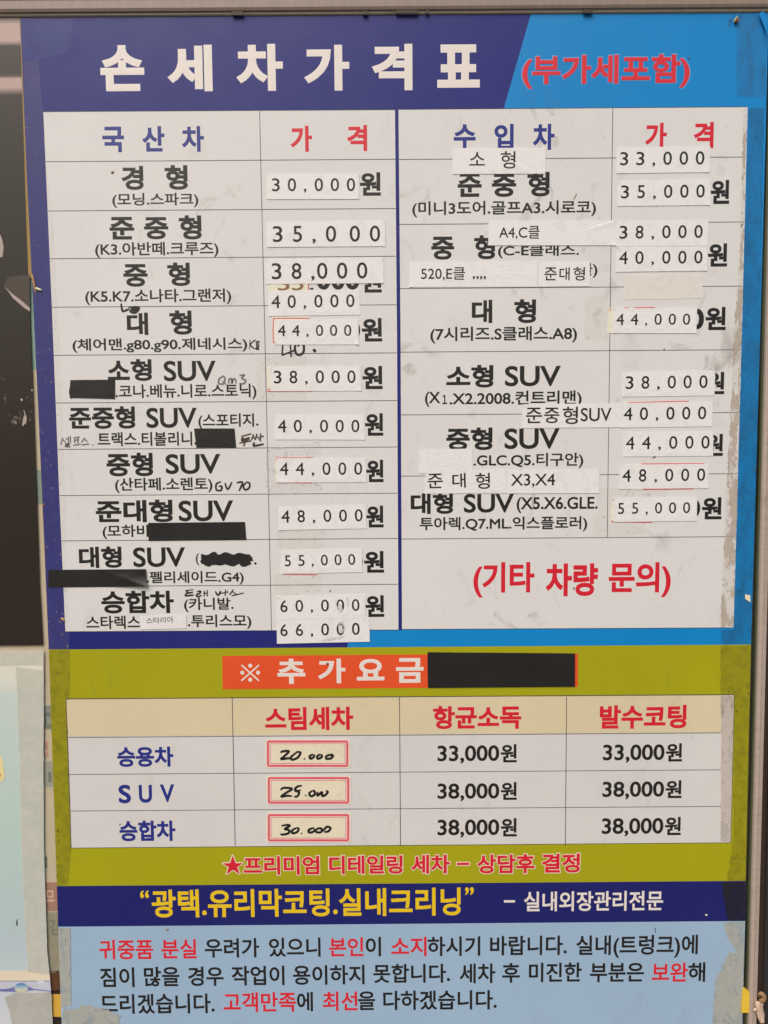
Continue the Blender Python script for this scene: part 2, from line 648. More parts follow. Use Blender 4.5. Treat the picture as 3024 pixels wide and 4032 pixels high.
DK, PKC = lin((46, 40, 33), .9), lin((178, 152, 146), 1.15)
bands = t.ramp(wob, [(fy(70), lin((40, 34, 30))), (fy(95), PKC), (fy(165), PKC), (fy(182), DK), (fy(300), DK), (fy(312), PKC), (fy(345), PKC), (fy(372), DK)])
spl = t.ramp(wob, [(fy(1440), 0.), (fy(1540), .55), (fy(1610), .8), (fy(1660), 1.), (fy(1690), 0.)])
sv = t.math('ADD', t.noise(95, 7, .66, .7, stretch=(1, 1, .55)), t.math('MULTIPLY', t.math('SUBTRACT', spl, 1.0), .22))
bands = t.mix(t.ramp(sv, [(.53, 0.), (.66, 1.)]), bands, lin((176, 162, 156)))
t.l(bands, t.b.inputs['Base Color'])
t.b.inputs['Roughness'].default_value = .3
t.bump(t.noise(25, 3, .5, .5), .08, .002)
body = sheet("poster_sheet", [(-400, 68), (77, 62), (104, 900), (131, 1600), (155, 2300), (168, 2540), (-400, 2546)], .0002, .0011, t.m, dk)
GREYP = vinyl("photo_print_grey", (74, 67, 61), .3)
PALEP = vinyl("photo_print_pale", (168, 154, 148), .3)
sheet("print_shape", [P('l2', *q) for q in [(50, 722), (95, 610), (210, 590), (368, 572), (370, 1000), (260, 905), (150, 850)]], .0005, .0003, GREYP, dk)
sheet("print_shape", [P('l2', *q) for q in [(48, 718), (100, 765), (170, 825), (240, 875), (370, 985), (374, 1032), (300, 985), (160, 865), (110, 790)]], .0007, .0002, PALEP, dk)
sheet("print_shape", [P('l2', *q) for q in [(-30, 60), (5, 80), (28, 140), (45, 230), (38, 300), (30, 350), (-30, 365)]], .0005, .0003, PALEP, dk)
rs = random.Random(5)
for k in range(9):
    q = rs.random()
    x = rs.uniform(-5, 128)
    y = 1490 + 200 * (rs.random() ** .8)
    if y > 1620 and x > 20:
        ln, wd, ang = rs.uniform(8, 26), rs.uniform(2, 6), rs.uniform(1.2, 1.8)
    else:
        ln, wd, ang = rs.uniform(4, 13), rs.uniform(2, 5), rs.uniform(.3, 2.4)
    pts = []
    for j in range(9):
        a_ = j * 2 * math.pi / 9
        ex, ey = cos(a_) * ln * rs.uniform(.8, 1.1), sin(a_) * wd * rs.uniform(.8, 1.2)
        pts.append((min(129, x + ex * cos(ang) - ey * sin(ang)), y + ex * sin(ang) + ey * cos(ang)))
    sheet("print_droplet", pts, .0005 + .000004 * k, .0002, [PALEP, GREYP][k % 2], dk)

# ------------------------------------------------------------------ pale poster at the lower left
pp = empty("pale_poster", at(80, 4030, .0))
props(pp, "pale blue poster with a water drop printed near its foot", "poster")
t = NT("pale_poster_print")
z = t.n("ShaderNodeSeparateXYZ"); t.l(t.pos(), z.inputs[0])
mr = t.n("ShaderNodeMapRange")
mr.inputs[1].default_value = at(60, 2560).z; mr.inputs[2].default_value = at(60, 4040).z
t.l(z.outputs[2], mr.inputs[0])


def gy(y):
    return (at(60, 2560).z - at(60, y).z) / (at(60, 2560).z - at(60, 4040).z)


xx = t.math('MULTIPLY', z.outputs[0], -.10)
fac = t.math('ADD', mr.outputs[0], t.math('ADD', xx, t.math('MULTIPLY', t.noise(8, 2), .01)))
off = -at(60, 2560).x * -.10 + .005
k_ = 1.22
fac = t.math('SUBTRACT', fac, -at(60, 2560).x * .10 + .005)
gr = t.ramp(fac, [(0, lin((212, 208, 192), k_)), (gy(2690), lin((205, 208, 196), k_)), (gy(2740), lin((186, 200, 196), k_)), (gy(3300), lin((172, 194, 188), k_)), (gy(3700), lin((170, 188, 194), k_)), (gy(4040), lin((196, 200, 208), k_))])
t.l(gr, t.b.inputs['Base Color'])
t.b.inputs['Roughness'].default_value = .4
sheet("poster_sheet", [(-400, 2566), (170, 2563), (172, 2700), (171, 3000), (173, 3332), (186, 3750), (196, 3840), (212, 4130), (-400, 4130)], .0002, .0011, t.m, pp)
sheet("printed_band", [(-400, 3822), (194, 3822), (198, 3866), (-400, 3864)], .0003, .00008, vinyl("poster_cream_band", (218, 204, 182), .4), pp)
sheet("printed_band", [P('l5', *q) for q in [(-300, 1672), (622, 1672), (636, 1800), (500, 1790), (340, 1770), (200, 1790), (60, 1800), (-300, 1810)]], .0003, .00008, vinyl("poster_lilac_band", (186, 190, 204), .4), pp)
sheet("printed_wave", [P('l5', *q) for q in [(-300, 1760), (40, 1778), (110, 1770), (190, 1745), (265, 1725), (345, 1740), (420, 1775), (640, 1800), (636, 1812), (430, 1790), (350, 1800), (265, 1830), (185, 1812), (100, 1812), (-300, 1790)]], .0004, .00008, vinyl("poster_violet", (110, 112, 168), .4), pp)
t = NT("poster_drop_print")
z = t.n("ShaderNodeSeparateXYZ"); t.l(t.pos(), z.inputs[0])
mr = t.n("ShaderNodeMapRange"); mr.inputs[1].default_value = at(*P('l5', 265, 1710)).z; mr.inputs[2].default_value = at(*P('l5', 265, 1830)).z
t.l(z.outputs[2], mr.inputs[0])
t.l(t.ramp(t.math('ADD', mr.outputs[0], t.math('MULTIPLY', t.noise(60, 3), .15)), [(.05, lin((70, 120, 180))), (.4, lin((150, 190, 212))), (.7, lin((206, 208, 190))), (1., lin((214, 196, 176)))]), t.b.inputs['Base Color'])
cxd, cyd = P('l5', 265, 1765)
sheet("printed_drop", [(cxd + 27 * cos(a * .2618), cyd + 20 * sin(a * .2618)) for a in range(24)], .0005, .00008, t.m, pp)
sheet("printed_drop", [(P('l5', 505, 1690)[0] + 14 * cos(a * .5236), P('l5', 505, 1690)[1] + 9 * sin(a * .5236)) for a in range(12)], .0004, .00008, vinyl("poster_small_drop", (200, 204, 212), .4), pp)
sheet("printed_blob", [P('l4', *q) for q in [(-60, 1800), (10, 1825), (35, 1880), (40, 1960), (55, 2040), (45, 2120), (10, 2140), (-60, 2150)]], .0005, .0002, vinyl("poster_yellow", (220, 204, 150), .4), pp)
sheet("printed_blob", [P('l4', *q) for q in [(-20, 2035), (4, 2045), (6, 2075), (-20, 2090)]], .0008, .0002, I_RED, pp)

TAPEW = film("dirty_white_tape", (212, 212, 202), .35, .62, 40, .8, .15, None, .1, .42, .5, .93)
tp = sheet("packing_tape", ragged([(-30, 2562), (171, 2563), (172, 2618), (-30, 2621)], 18, 1), .0006, .00006, TAPEW)
props(tp, "dirty strip of clear packing tape across the pale poster's top edge", "tape")
tp = sheet("packing_tape", ragged([P('l4', 192, 712), (172, 2640), (171, 3000), (171, 3332), (186, 3750), (194, 3838), P('l5', 346, 1560), P('l5', 300, 800), P('l5', 268, 60), P('l4', 235, 1800), P('l4', 205, 1000)], 20, 1.0), .0007, .00006, TAPEW)
props(tp, "long dirty strip of clear tape down the pale poster's edge beside the gap", "tape")
RES = film("grey_glue_residue", (190, 190, 184), .35, .62, 34, .8, .2, None, .05, .6, .3, .9)
tp = sheet("glue_patch", ragged([P('l5', 55, 1890), P('l5', 180, 1815), P('l5', 350, 1830), P('l5', 637, 1815), P('l5', 665, 2300), P('l5', 170, 2300), P('l5', 120, 2090)], 16, 2), .0006, .00006, RES)
props(tp, "grey patch of old tape below the printed water drop", "tape")
tk = sheet("hair_mark", [P('l5', 204, 915), P('l5', 212, 915), P('l5', 215, 985), P('l5', 208, 993), P('l5', 202, 980)], .0009, .0006, I_BLACK)
props(tk, "tiny black bristle stuck on the pale poster", "bristle")

# ------------------------------------------------------------------ THE PRICE BOARD
board = empty("price_board", at(1560, 4090, 0))
props(board, "large blue, white and olive hand car wash price board in Korean", "sign")
EL = [(80, 70), (106, 700), (128, 1140), (150, 1600), (172, 2080), (191, 2540), (207, 3000), (224, 3490), (229, 3650), (236, 3850), (246, 4120)]
ER = [(3026, 44), (3014, 560), (2999, 1100), (2973, 2000), (2957, 2537), (2945, 3050), (2936, 3468), (2934, 3627), (2926, 3897), (2920, 4120)]


def lerp_edge(E_, y):
    for (xa, ya), (xb, yb) in zip(E_, E_[1:]):
        if y <= yb:
            return xa + (xb - xa) * (y - ya) / (yb - ya)
    return E_[-1][0]


def edge_band(y0l, y1l, y0r, y1r):
    l_ = [(lerp_edge(EL, y0l), y0l)] + [p for p in EL if y0l < p[1] < y1l] + [(lerp_edge(EL, y1l), y1l)]
    r_ = [(lerp_edge(ER, y0r), y0r)] + [p for p in ER if y0r < p[1] < y1r] + [(lerp_edge(ER, y1r), y1r)]
    return l_ + r_[::-1]


back = sheet("backing_sheet", [(66, 62), (92, 700), (112, 1090), (126, 1096), (150, 1600), (191, 2540), (224, 3490), (246, 4120), (2920, 4120), (2957, 2537), (3026, 44)], H0, .0011, M_BACK, board)

# colour bands
TLT = [(170.4, 439.3), (1556, 431)]
navy = sheet("navy_panel", edge_band(70, 2557, 44, 2538)[:-len([p for p in ER if 44 < p[1] < 2538]) - 2] + [(1366, 2549), (1400, 2440), (1980, 440), (2092, 50)], H1, .0002, M_PURPLE, board)
skyb = sheet("bright_blue_panel", [(2092, 50), (1980, 440), (1400, 2440), (1366, 2549)] + [(2957, 2538)] + [p for p in ER if 44 < p[1] < 2537][::-1] + [(3026, 44)], H1, .0002, M_SKY, board)
olive = sheet("olive_panel", edge_band(2557.4, 3489, 2538, 3468.5), H1, .0002, M_OLIVE, board)
strip = sheet("navy_strip", edge_band(3489, 3649, 3468.5, 3626.5), H1, .0002, M_STRIP, board)
notice = sheet("notice_panel", edge_band(3649, 4120, 3626.5, 4119), H1, .0002, M_PALE, board)

# header
lt = Letters(H1, radians(.0))
for ch, reg, x0, y0, x1, y1 in [("손", 'c1', 433, 195, 623, 394), ("세", 'c1', 722, 194, 917, 395), ("차", 'c1', 1020, 190, 1222, 393), ("가", 'c1', 1313, 194, 1509, 392),
                                ("격", 'p', 1464, 173, 1624, 356), ("표", 'c2', 230, 192, 414, 379)]:
    lt.put(ch, reg, x0, y0, x1, y1, .040)
lt.done(navy, I_WHITE)
Letters(H1).put("(부가세포함)", 'c2', 593, 232, 1325, 385, .042).done(skyb, I_HALO2)
Letters(H1 + .0002).put("(부가세포함)", 'c2', 597, 236, 1321, 381, .029).done(skyb, I_RED)

# the two price tables
ltab = sheet("price_table", [(170.4, 439.3), (1555, 431.5), (1563, 1300), (1569, 2480), (257.5, 2488), (234, 1960), (205, 1230)], H2, .0002, M_WHITE, board)
rtab = sheet("price_table", [(1569, 431), (2943.8, 420), (2916, 1500), (2888, 2472), (1583, 2479), (1577, 1300)], H2, .0002, M_WHITE_W, board)
divd = sheet("table_divider", [(1555, 430), (1569, 430), (1577, 1300), (1583, 2481), (1569, 2481), (1563, 1300)], H2, .0002, M_PURPLE, board)


def line(parent, a, b, w=2.6, h=H2):
    A, B = at(*a, h + .0001), at(*b, h + .0001)
    d = (B - A).normalized()
    n = Vector((-d.z, 0, d.x)) * (w * .00031 / 2)
    V = [A + n, A - n, B - n, B + n]
    return link("rule_line", V, [[0, 1, 2, 3]], I_LINE, parent)


def le(y):   # left edge of the left table at height y (photo)
    E_ = [(170.4, 439.3), (205, 1230), (234, 1960), (257.5, 2488)]
    return lerp_edge(E_, y)


def row(parent, xl, xr, xref, yref, w=2.6):
    s = -.0072
    line(parent, (xl, yref + (xl - xref) * s), (xr, yref + (xr - xref) * s), w)


for y in [630.7, 824.8, 1012.8, 1203.7, 1393.2, 1581, 1763.8, 1945.8, 2124, 2304.3]:
    row(ltab, le(y) + 1, 1555 + (y - 431) * .0068, 1030, y)
line(ltab, (1022, 434.5), (1050, 1630)); line(ltab, (1050, 1630), (1069, 2482))
line(ltab, (170.4, 440), (1555, 432), 2.2); line(ltab, (257, 2487), (1569, 2480), 2.2)
for y in [621.9, 877.7, 1130.3, 1380.6, 1627.8, 1868.7, 2116.5]:
    row(rtab, 1570 + (y - 431) * .0068, 2943 - (y - 420) * .0272, 2412, y)
line(rtab, (2413, 425), (2403, 1200)); line(rtab, (2403, 1200), (2391, 2116))
line(rtab, (1570, 431), (2943, 420.5), 2.2); line(rtab, (1583, 2478), (2888, 2471.5), 2.2)


def run(parent, mat, items, h, r=None):
    l_ = Letters(h)
    for it in items:
        l_.put(*it)
    return l_.done(parent, mat)


B1, B2, B3 = .034, .022, .010                   # weights: headings, sub lines, light
run(ltab, I_NAVY, [("국", 'c1', 442, 547, 536, 658, .034), ("산", 'c1', 614, 545, 711, 655, .034), ("차", 'c1', 785, 545, 881, 656, .034)], H2)
run(ltab, I_CRIM, [("가", 'c1', 1255, 543, 1348, 656, .034), ("격", 'c1', 1499, 540, 1586, 653, .034)], H2)
run(rtab, I_NAVY, [("수", 'c2', 301, 537, 396, 645, .034), ("입", 'c2', 477, 535, 560, 645, .034), ("차", 'c2', 643, 535, 737, 648, .034)], H2)
run(rtab, I_CRIM, [("가", 'c2', 1128, 530, 1222, 645, .034), ("격", 'c2', 1338, 527, 1424, 640, .034)], H2)

LROWS = [
    [("경", 'c1', 524, 717, 620, 821, B1), ("형", 'c1', 712, 713, 811, 820, B1), ("(모닝.스파크)", 'c1', 485, 833, 857, 897, B2), ("원", 'd1', 1150, 493, 1381, 749, B1)],
    [("준", 'c1', 473, 937, 580, 1035, B1), ("중", 'c1', 622, 938, 727, 1034, B1), ("형", 'c1', 773, 930, 871, 1035, B1), ("(K3.아반떼.크루즈)", 'c1', 411, 1045, 944, 1113, B2)],
    [("중", 'c3', 533, 35, 638, 133, B1), ("형", 'c3', 723, 28, 821, 130, B1), ("(K5.K7.소나타.그랜저)", 'c3', 368, 142, 999, 210, B2),
     (".", 'd2', 605, 230, 652, 252, B1), ("0", 'd2', 683, 50, 832, 252, .045), ("0", 'd2', 842, 50, 988, 252, .045), ("0", 'd2', 997, 50, 1147, 252, .045), ("원", 'd2', 1168, 28, 1391, 283, B1)],
    [("대", 'c3', 548, 245, 640, 342, B1), ("형", 'c3', 732, 235, 829, 340, B1), ("(체어맨.g80.g90.제네시스)", 'c3', 313, 354, 1068, 416, B2),
     ("0", 'd2', 1010, 590, 1157, 792, .045), ("원", 'd2', 1171, 560, 1396, 816, B1)],
    [("소", 'c3', 465, 452, 560, 536, B1), ("형", 'c3', 565, 445, 656, 540, B1), ("SUV", 'c3', 707, 452, 933, 541, B2), ("(", 'c3', 298, 560, 312, 618, B2), (".코나.베뉴.니로.스토닉)", 'c3', 499, 553, 1108, 622, B2),
     ("원", 'd2', 1179, 1082, 1401, 1334, B1)],
    [("준중형", 'c3', 298, 650, 584, 747, B1), ("SUV", 'c3', 632, 655, 851, 743, B2), ("(스포티지.", 'c3', 857, 680, 1116, 748, B2), ("트랙스.티볼리니.", 'c3', 422, 760, 849, 821, B2), ("원", 'd3', 1207, 75, 1408, 321, B1)],
    [("중형", 'c3', 460, 850, 661, 952, B1), ("SUV", 'c3', 715, 855, 953, 942, B2), ("(산타페.소렌토)", 'c3', 497, 957, 918, 1023, B2), ("원", 'd3', 1221, 582, 1411, 826, B1), (",", 'd3', 650, 810, 690, 848, B1)],
    [("준대형", 'p', 377, 1968, 680, 2057, B1), ("SUV", 'p', 703, 1970, 919, 2053, B2), ("(모하비", 'c5', 443, 55, 641, 117, B2), ("원", 'd3', 1219, 1081, 1411, 1319, B1)],
    [("대형", 'c5', 341, 149, 526, 242, B1), ("SUV", 'c5', 575, 152, 801, 238, B2), ("(", 'c5', 846, 178, 861, 231, B2), (".", 'c5', 1098, 217, 1109, 228, B2), (".펠리세이드.G4)", 'c5', 633, 255, 1053, 315, B2),
     ("원", 'd4', 1197, 192, 1416, 429, B1), ("0", 'd4', 1075, 220, 1186, 405, .045)],
    [("승합차", 'c5', 438, 340, 751, 438, B1), ("(카니발.", 'c5', 795, 370, 1009, 432, B2), ("스타렉스", 'c5', 373, 448, 606, 506, B2), (".투리스모)", 'c5', 811, 443, 1086, 506, B2), ("원", 'd4', 1212, 674, 1418, 911, B1)],
]
for r_ in LROWS:
    run(ltab, I_BLACK, r_, H2)
RROWS = [
    [("준", 'c2', 318, 748, 422, 851, B1), ("중", 'c2', 466, 750, 571, 851, B1), ("형", 'c2', 619, 742, 716, 849, B1), ("(미니3도어.골프A3.시로코)", 'c2', 122, 867, 916, 937, B2), ("원", 'd5', 1376, 577, 1581, 839, B1), (",", 'd5', 785, 840, 815, 866, B1)],
    [("중", 'd8', 232, 312, 446, 528, B1), ("형", 'd8', 632, 299, 829, 524, B1), ("(C-E클래스.", 'd8', 855, 382, 1612, 513, B2), ("클)", 'd5', -60, 1480, 145, 1642, B2), ("원", 'd5', 1346, 1267, 1559, 1521, B1)],
    [("대", 'd8', 611, 902, 802, 1120, B1), ("형", 'd8', 1006, 897, 1211, 1119, B1), ("(7시리즈.S클래스.A8)", 'c4', 200, 304, 834, 376, B2), ("0", 'd6', 1148, 458, 1305, 684, .045), ("원", 'd6', 1319, 439, 1543, 691, B1)],
    [("소형", 'c4', 269, 471, 473, 569, B1), ("SUV", 'c4', 522, 474, 764, 563, B2), ("(X", 'c4', 177, 586, 244, 652, B2), ("１", 'c4', 252, 600, 272, 640, .03), (".X2.2008.컨트리맨)", 'c4', 283, 582, 854, 654, B2), ("원", 'd6', 1322, 1146, 1528, 1389, B1)],
    [("중형", 'c4', 269, 741, 469, 839, B1), ("SUV", 'c4', 520, 744, 759, 834, B2), (".GLC.Q5.티구안)", 'c4', 386, 851, 861, 918, B2), ("원", 'd7', 1312, 300, 1513, 541, B1), (",", 'd7', 742, 520, 790, 567, B1)],
    [("대형", 'p', 1617, 1940, 1784, 2024, B1), ("SUV", 'p', 1826, 1944, 2024, 2019, B2), ("(X5.X6.GLE.", 'c4', 573, 1040, 923, 1110, B2), ("투아렉.Q7.ML.익스플로러)", 'c6', 154, 20, 878, 86, B2), ("0", 'd7', 1110, 1005, 1264, 1214, .045), ("원", 'd7', 1281, 989, 1498, 1231, B1)],
]
for r_ in RROWS:
    run(rtab, I_BLACK, r_, H2)
run(rtab, I_CRIM, [("(기타", 'c6', 386, 217, 650, 369, .03), ("차량", 'c6', 698, 222, 924, 364, .034), ("문의)", 'c6', 971, 217, 1239, 369, .03)], H2)

# pen marks written on the print
pen([(523, 205, 528, 235, 535, 238, 560, 228), (555, 222, 600, 222, 585, 245, 562, 238, 590, 226), (565, 228, 592, 230, 575, 240)], 'c3', 8, H3, I_PEN, ltab)
pen([(1080, 362, 1078, 402), (1104, 362, 1082, 382, 1100, 402), (1120, 368, 1106, 372, 1118, 388, 1104, 400, 1118, 402, 1108, 385, 1122, 370)], 'c3', 5, H3, I_PEN, ltab)
pen([(318, 800, 305, 962), (303, 964, 440, 912), (392, 800, 405, 985), (470, 820, 445, 880, 460, 945, 500, 960, 540, 925, 538, 850, 500, 830, 480, 870), (640, 905, 665, 912, 655, 930)], 'd2', 9, H3, I_PEN, ltab)
pen([(968, 518, 948, 530, 945, 550, 965, 552, 972, 530, 962, 516), (960, 540, 978, 556), (988, 552, 990, 532, 1000, 532, 1002, 550, 1006, 534, 1016, 532, 1020, 552), (1034, 516, 1056, 514, 1044, 528, 1062, 538, 1052, 552, 1034, 550)], 'c3', 6.5, H3, I_PENG, ltab)
pen([(272, 785, 262, 815), (266, 790, 285, 805), (284, 790, 296, 790), (296, 780, 296, 808), (304, 778, 304, 808), (280, 812, 300, 812, 282, 822, 305, 824),
     (318, 785, 345, 782), (320, 796, 342, 794), (322, 788, 322, 808), (336, 786, 336, 808), (316, 818, 348, 812),
     (366, 785, 352, 805), (364, 792, 378, 802), (352, 816, 384, 812), (398, 816, 404, 816)], 'c3', 7, H3, I_PENG, ltab)
pen([(1042, 780, 1085, 768), (1050, 782, 1046, 798, 1078, 790), (1050, 792, 1080, 784), (1034, 808, 1086, 798), (1060, 802, 1052, 822),
     (1096, 770, 1086, 795), (1094, 782, 1104, 792), (1110, 768, 1102, 795), (1112, 780, 1120, 792), (1126, 766, 1124, 800), (1124, 782, 1140, 778), (1100, 805, 1096, 820, 1140, 812)], 'c3', 8, H3, I_PENB, ltab)
pen([(955, 975, 935, 985, 935, 1010, 955, 1012, 958, 995, 945, 996), (972, 980, 984, 1008, 1002, 976),
     (1022, 980, 1048, 978, 1032, 1016), (1068, 976, 1052, 992, 1058, 1010, 1076, 1002, 1078, 982, 1064, 976)], 'c3', 7, H3, I_PEN, ltab)
pen([(800, 340, 835, 335), (812, 338, 808, 350, 835, 346), (806, 352, 802, 362, 838, 358), (850, 345, 866, 342, 862, 352, 850, 356, 852, 366, 872, 360), (882, 340, 882, 366), (895, 336, 895, 364), (878, 352, 894, 350),
     (930, 342, 942, 360, 954, 340), (950, 352, 972, 348), (975, 335, 972, 362), (985, 342, 980, 350), (1008, 335, 992, 358), (1004, 344, 1020, 355), (1000, 362, 1052, 350)], 'c5', 6.5, H3, I_PEN, ltab)
# scratched-out words
sc_ = []
rs = random.Random(3)
for k in range(9):
    y = 188 + k * 4.6
    sc_.append(tuple(v for j in range(9) for v in (872 + j * 26 + rs.uniform(-6, 6), y + rs.uniform(-6, 6) + (4 if j % 2 else -4))))
pen(sc_, 'c5', 13, H3, I_PEN, ltab, "scribble")
sheet("scribble", ragged(quad('c5', 870, 188, 1040, 183, 1086, 192, 1094, 212, 1040, 225, 900, 228, 868, 210), 10, 3), H3 - .0001, .0001, I_PEN, ltab)

# olive part: banner, charge table, slogan
ban = sheet("orange_banner", [P('c5', 960, 622), P('c6', 837, 611), P('c6', 838, 755), P('c5', 962, 766)], H2, .0002, M_ORANGE, board)
run(ban, I_WHITE, [("추", 'c5', 1198, 634, 1319, 743, .034), ("가", 'd4', 695, 1364, 996, 1633, .034), ("요", 'd4', 1119, 1367, 1420, 1602, .034), ("금", 'c6', 52, 631, 171, 738, .034)], H2)
pen([(1043, 661, 1119, 729), (1119, 661, 1043, 729)], 'c5', 9, H2 + .0001, I_WHITE, ban, "reference_mark")
for dx_, dy_ in ((1081, 664), (1081, 725), (1047, 694), (1115, 694)):
    sheet("reference_mark", [P('c5', dx_ + 9 * cos(a * .5236), dy_ + 9 * sin(a * .5236)) for a in range(12)], H2 + .0001, .00005, I_WHITE, ban)
ctab = sheet("charge_table", [(259.8, 2752.4), (2891, 2735), (2885, 3000), (2878, 3318), (279.8, 3339.3), (268, 3000)], H2, .0002, vinyl("print_cool_white", (201, 200, 199), .42, .25), board)
chead = sheet("table_header", [(259.8, 2752.4), (2891, 2735), (2887, 2883), (265, 2900)], H2 + .0002, .0002, M_CREAM, board)
run(chead, I_CRIM, [("스팀세차", 'c5', 1145, 842, 1526, 943, .034), ("항균소독", 'c6', 212, 837, 593, 938, .034), ("발수코팅", 'c6', 932, 834, 1307, 936, .034)], H2 + .0002)
for y in [2899.5, 3045, 3189]:
    row(ctab, 266 + (y - 2900) * .034, 2887 - (y - 2883) * .021, 915, y)
for xa, xb in [(914, 926), (1573, 1577), (2231, 2226)]:
    line(ctab, (xa, 2744), (xb, 3330), 2.6, H2 + .0003)
line(ctab, (259.8, 2752), (2891, 2735), 3.2, H2 + .0003); line(ctab, (279.8, 3339), (2878, 3318), 2.2); line(ctab, (260, 2752), (280, 3339), 2.2, H2 + .0003); line(ctab, (2891, 2735), (2878, 3318), 2.0, H2 + .0003)
run(ctab, I_NAVY, [("승용차", 'c5', 506, 1014, 749, 1101, .034), ("승합차", 'c7', 516, 227, 758, 316, .034), ("S", 'c7', 512, 72, 566, 153, .03), ("U", 'c7', 600, 73, 657, 151, .03), ("V", 'c7', 691, 71, 754, 148, .03)], H2)
for n_, reg, x0, y0, x1, y1 in [("33,000", 'c6', 231, 1008, 498, 1088), ("33,000", 'c6', 946, 1004, 1212, 1084), ("38,000", 'c8', 231, 66, 498, 144), ("38,000", 'c8', 944, 58, 1210, 136), ("38,000", 'c8', 231, 222, 498, 302), ("38,000", 'c8', 941, 216, 1207, 296)]:
    q = reg
    run(ctab, I_BLACK, [(n_, reg, x0, y0, x1, y1, .022), ("원", reg, x1 + 6, y0 - 5, x1 + 76, y1 - 6, .028)], H2)
SL = [("★", 'c7', 962, 378, 1050, 459, .0), ("프리미엄", 'c7', 1052, 381, 1379, 461, .028), ("디테일링", 'p', 1296, 3369, 1585, 3441, .028), ("세차", 'c8', 118, 375, 284, 456, .028), ("–", 'c8', 315, 409, 368, 419, .0), ("상담후", 'c8', 402, 373, 650, 455, .028), ("결정", 'c8', 682, 370, 846, 452, .028)]
run(olive, I_HALO, [(s, g, x0 - 4, y0 - 4, x1 + 4, y1 + 4, r + .034) for s, g, x0, y0, x1, y1, r in SL], H1)
run(olive, I_CRIM, SL, H1 + .0002)
run(strip, I_YEL, [("“", 'c7', 605, 528, 643, 562, .02), ("광택.유리막코팅.실내크리닝", 'p', 597, 3499, 1814, 3609, .024), ("”", 'c8', 350, 515, 388, 549, .02)], H1)
run(strip, I_WHITE, [("–", 'c8', 518, 571, 566, 581, .0), ("실내외장관리전문", 'c8', 605, 532, 1206, 618, .02)], H1)
NR = .021
RF = "힘"
N1 = [("우려가", 'c7', 885, 735, 1120, 818, NR, RF), ("있으니", 'c7', 1162, 732, 1385, 815, NR, RF), ("이", 'c7', 1580, 729, 1646, 812, NR, RF), ("하시기", 'c8', 188, 727, 416, 811, NR, RF), ("바랍니다.", 'c8', 458, 724, 790, 808, NR, RF), ("실내(트렁크)에", 'c8', 830, 721, 1356, 806, NR, RF)]
N1r = [("귀중품", 'c7', 428, 741, 661, 826, NR, RF), ("분실", 'c7', 697, 739, 849, 823, NR, RF), ("본인", 'c7', 1422, 731, 1570, 814, NR, RF), ("소지", 'c8', 31, 729, 184, 812, NR, RF)]
N2 = [("짐이", 'c7', 432, 861, 581, 946, NR, RF), ("많을", 'c7', 622, 858, 775, 943, NR, RF), ("경우", 'c7', 812, 857, 966, 941, NR, RF), ("작업이", 'c7', 1000, 854, 1229, 938, NR, RF), ("용이하지", 'c7', 1266, 851, 1575, 935, NR, RF), ("못합니다.", 'p', 1469, 3795, 1772, 3869, NR, RF),
      ("세차", 'c8', 326, 844, 481, 929, NR, RF), ("후", 'c8', 511, 842, 587, 927, NR, RF), ("미진한", 'c8', 626, 840, 854, 924, NR, RF), ("부분은", 'c8', 890, 839, 1123, 924, NR, RF), ("해", 'c8', 1315, 839, 1388, 923, NR, RF)]
N2r = [("보완", 'c8', 1157, 840, 1313, 924, NR, RF)]
N3 = [("드리겠습니다.", 'c7', 433, 975, 927, 1060, NR, RF), ("에", 'c7', 1283, 967, 1352, 1050, NR, RF), ("을", 'c7', 1547, 963, 1621, 1046, NR, RF), ("다하겠습니다.", 'p', 1509, 3899, 1956, 3975, NR, RF)]
N3r = [("고객만족", 'c7', 965, 968, 1279, 1053, NR, RF), ("최선", 'c7', 1394, 965, 1545, 1048, NR, RF)]
for blk in (N1, N2, N3):
    run(notice, I_BLACK, blk, H1)
for blk in (N1r, N2r, N3r):
    run(notice, I_RED, blk, H1)

# ------------------------------------------------------------------ stickers
NSTK = [0]


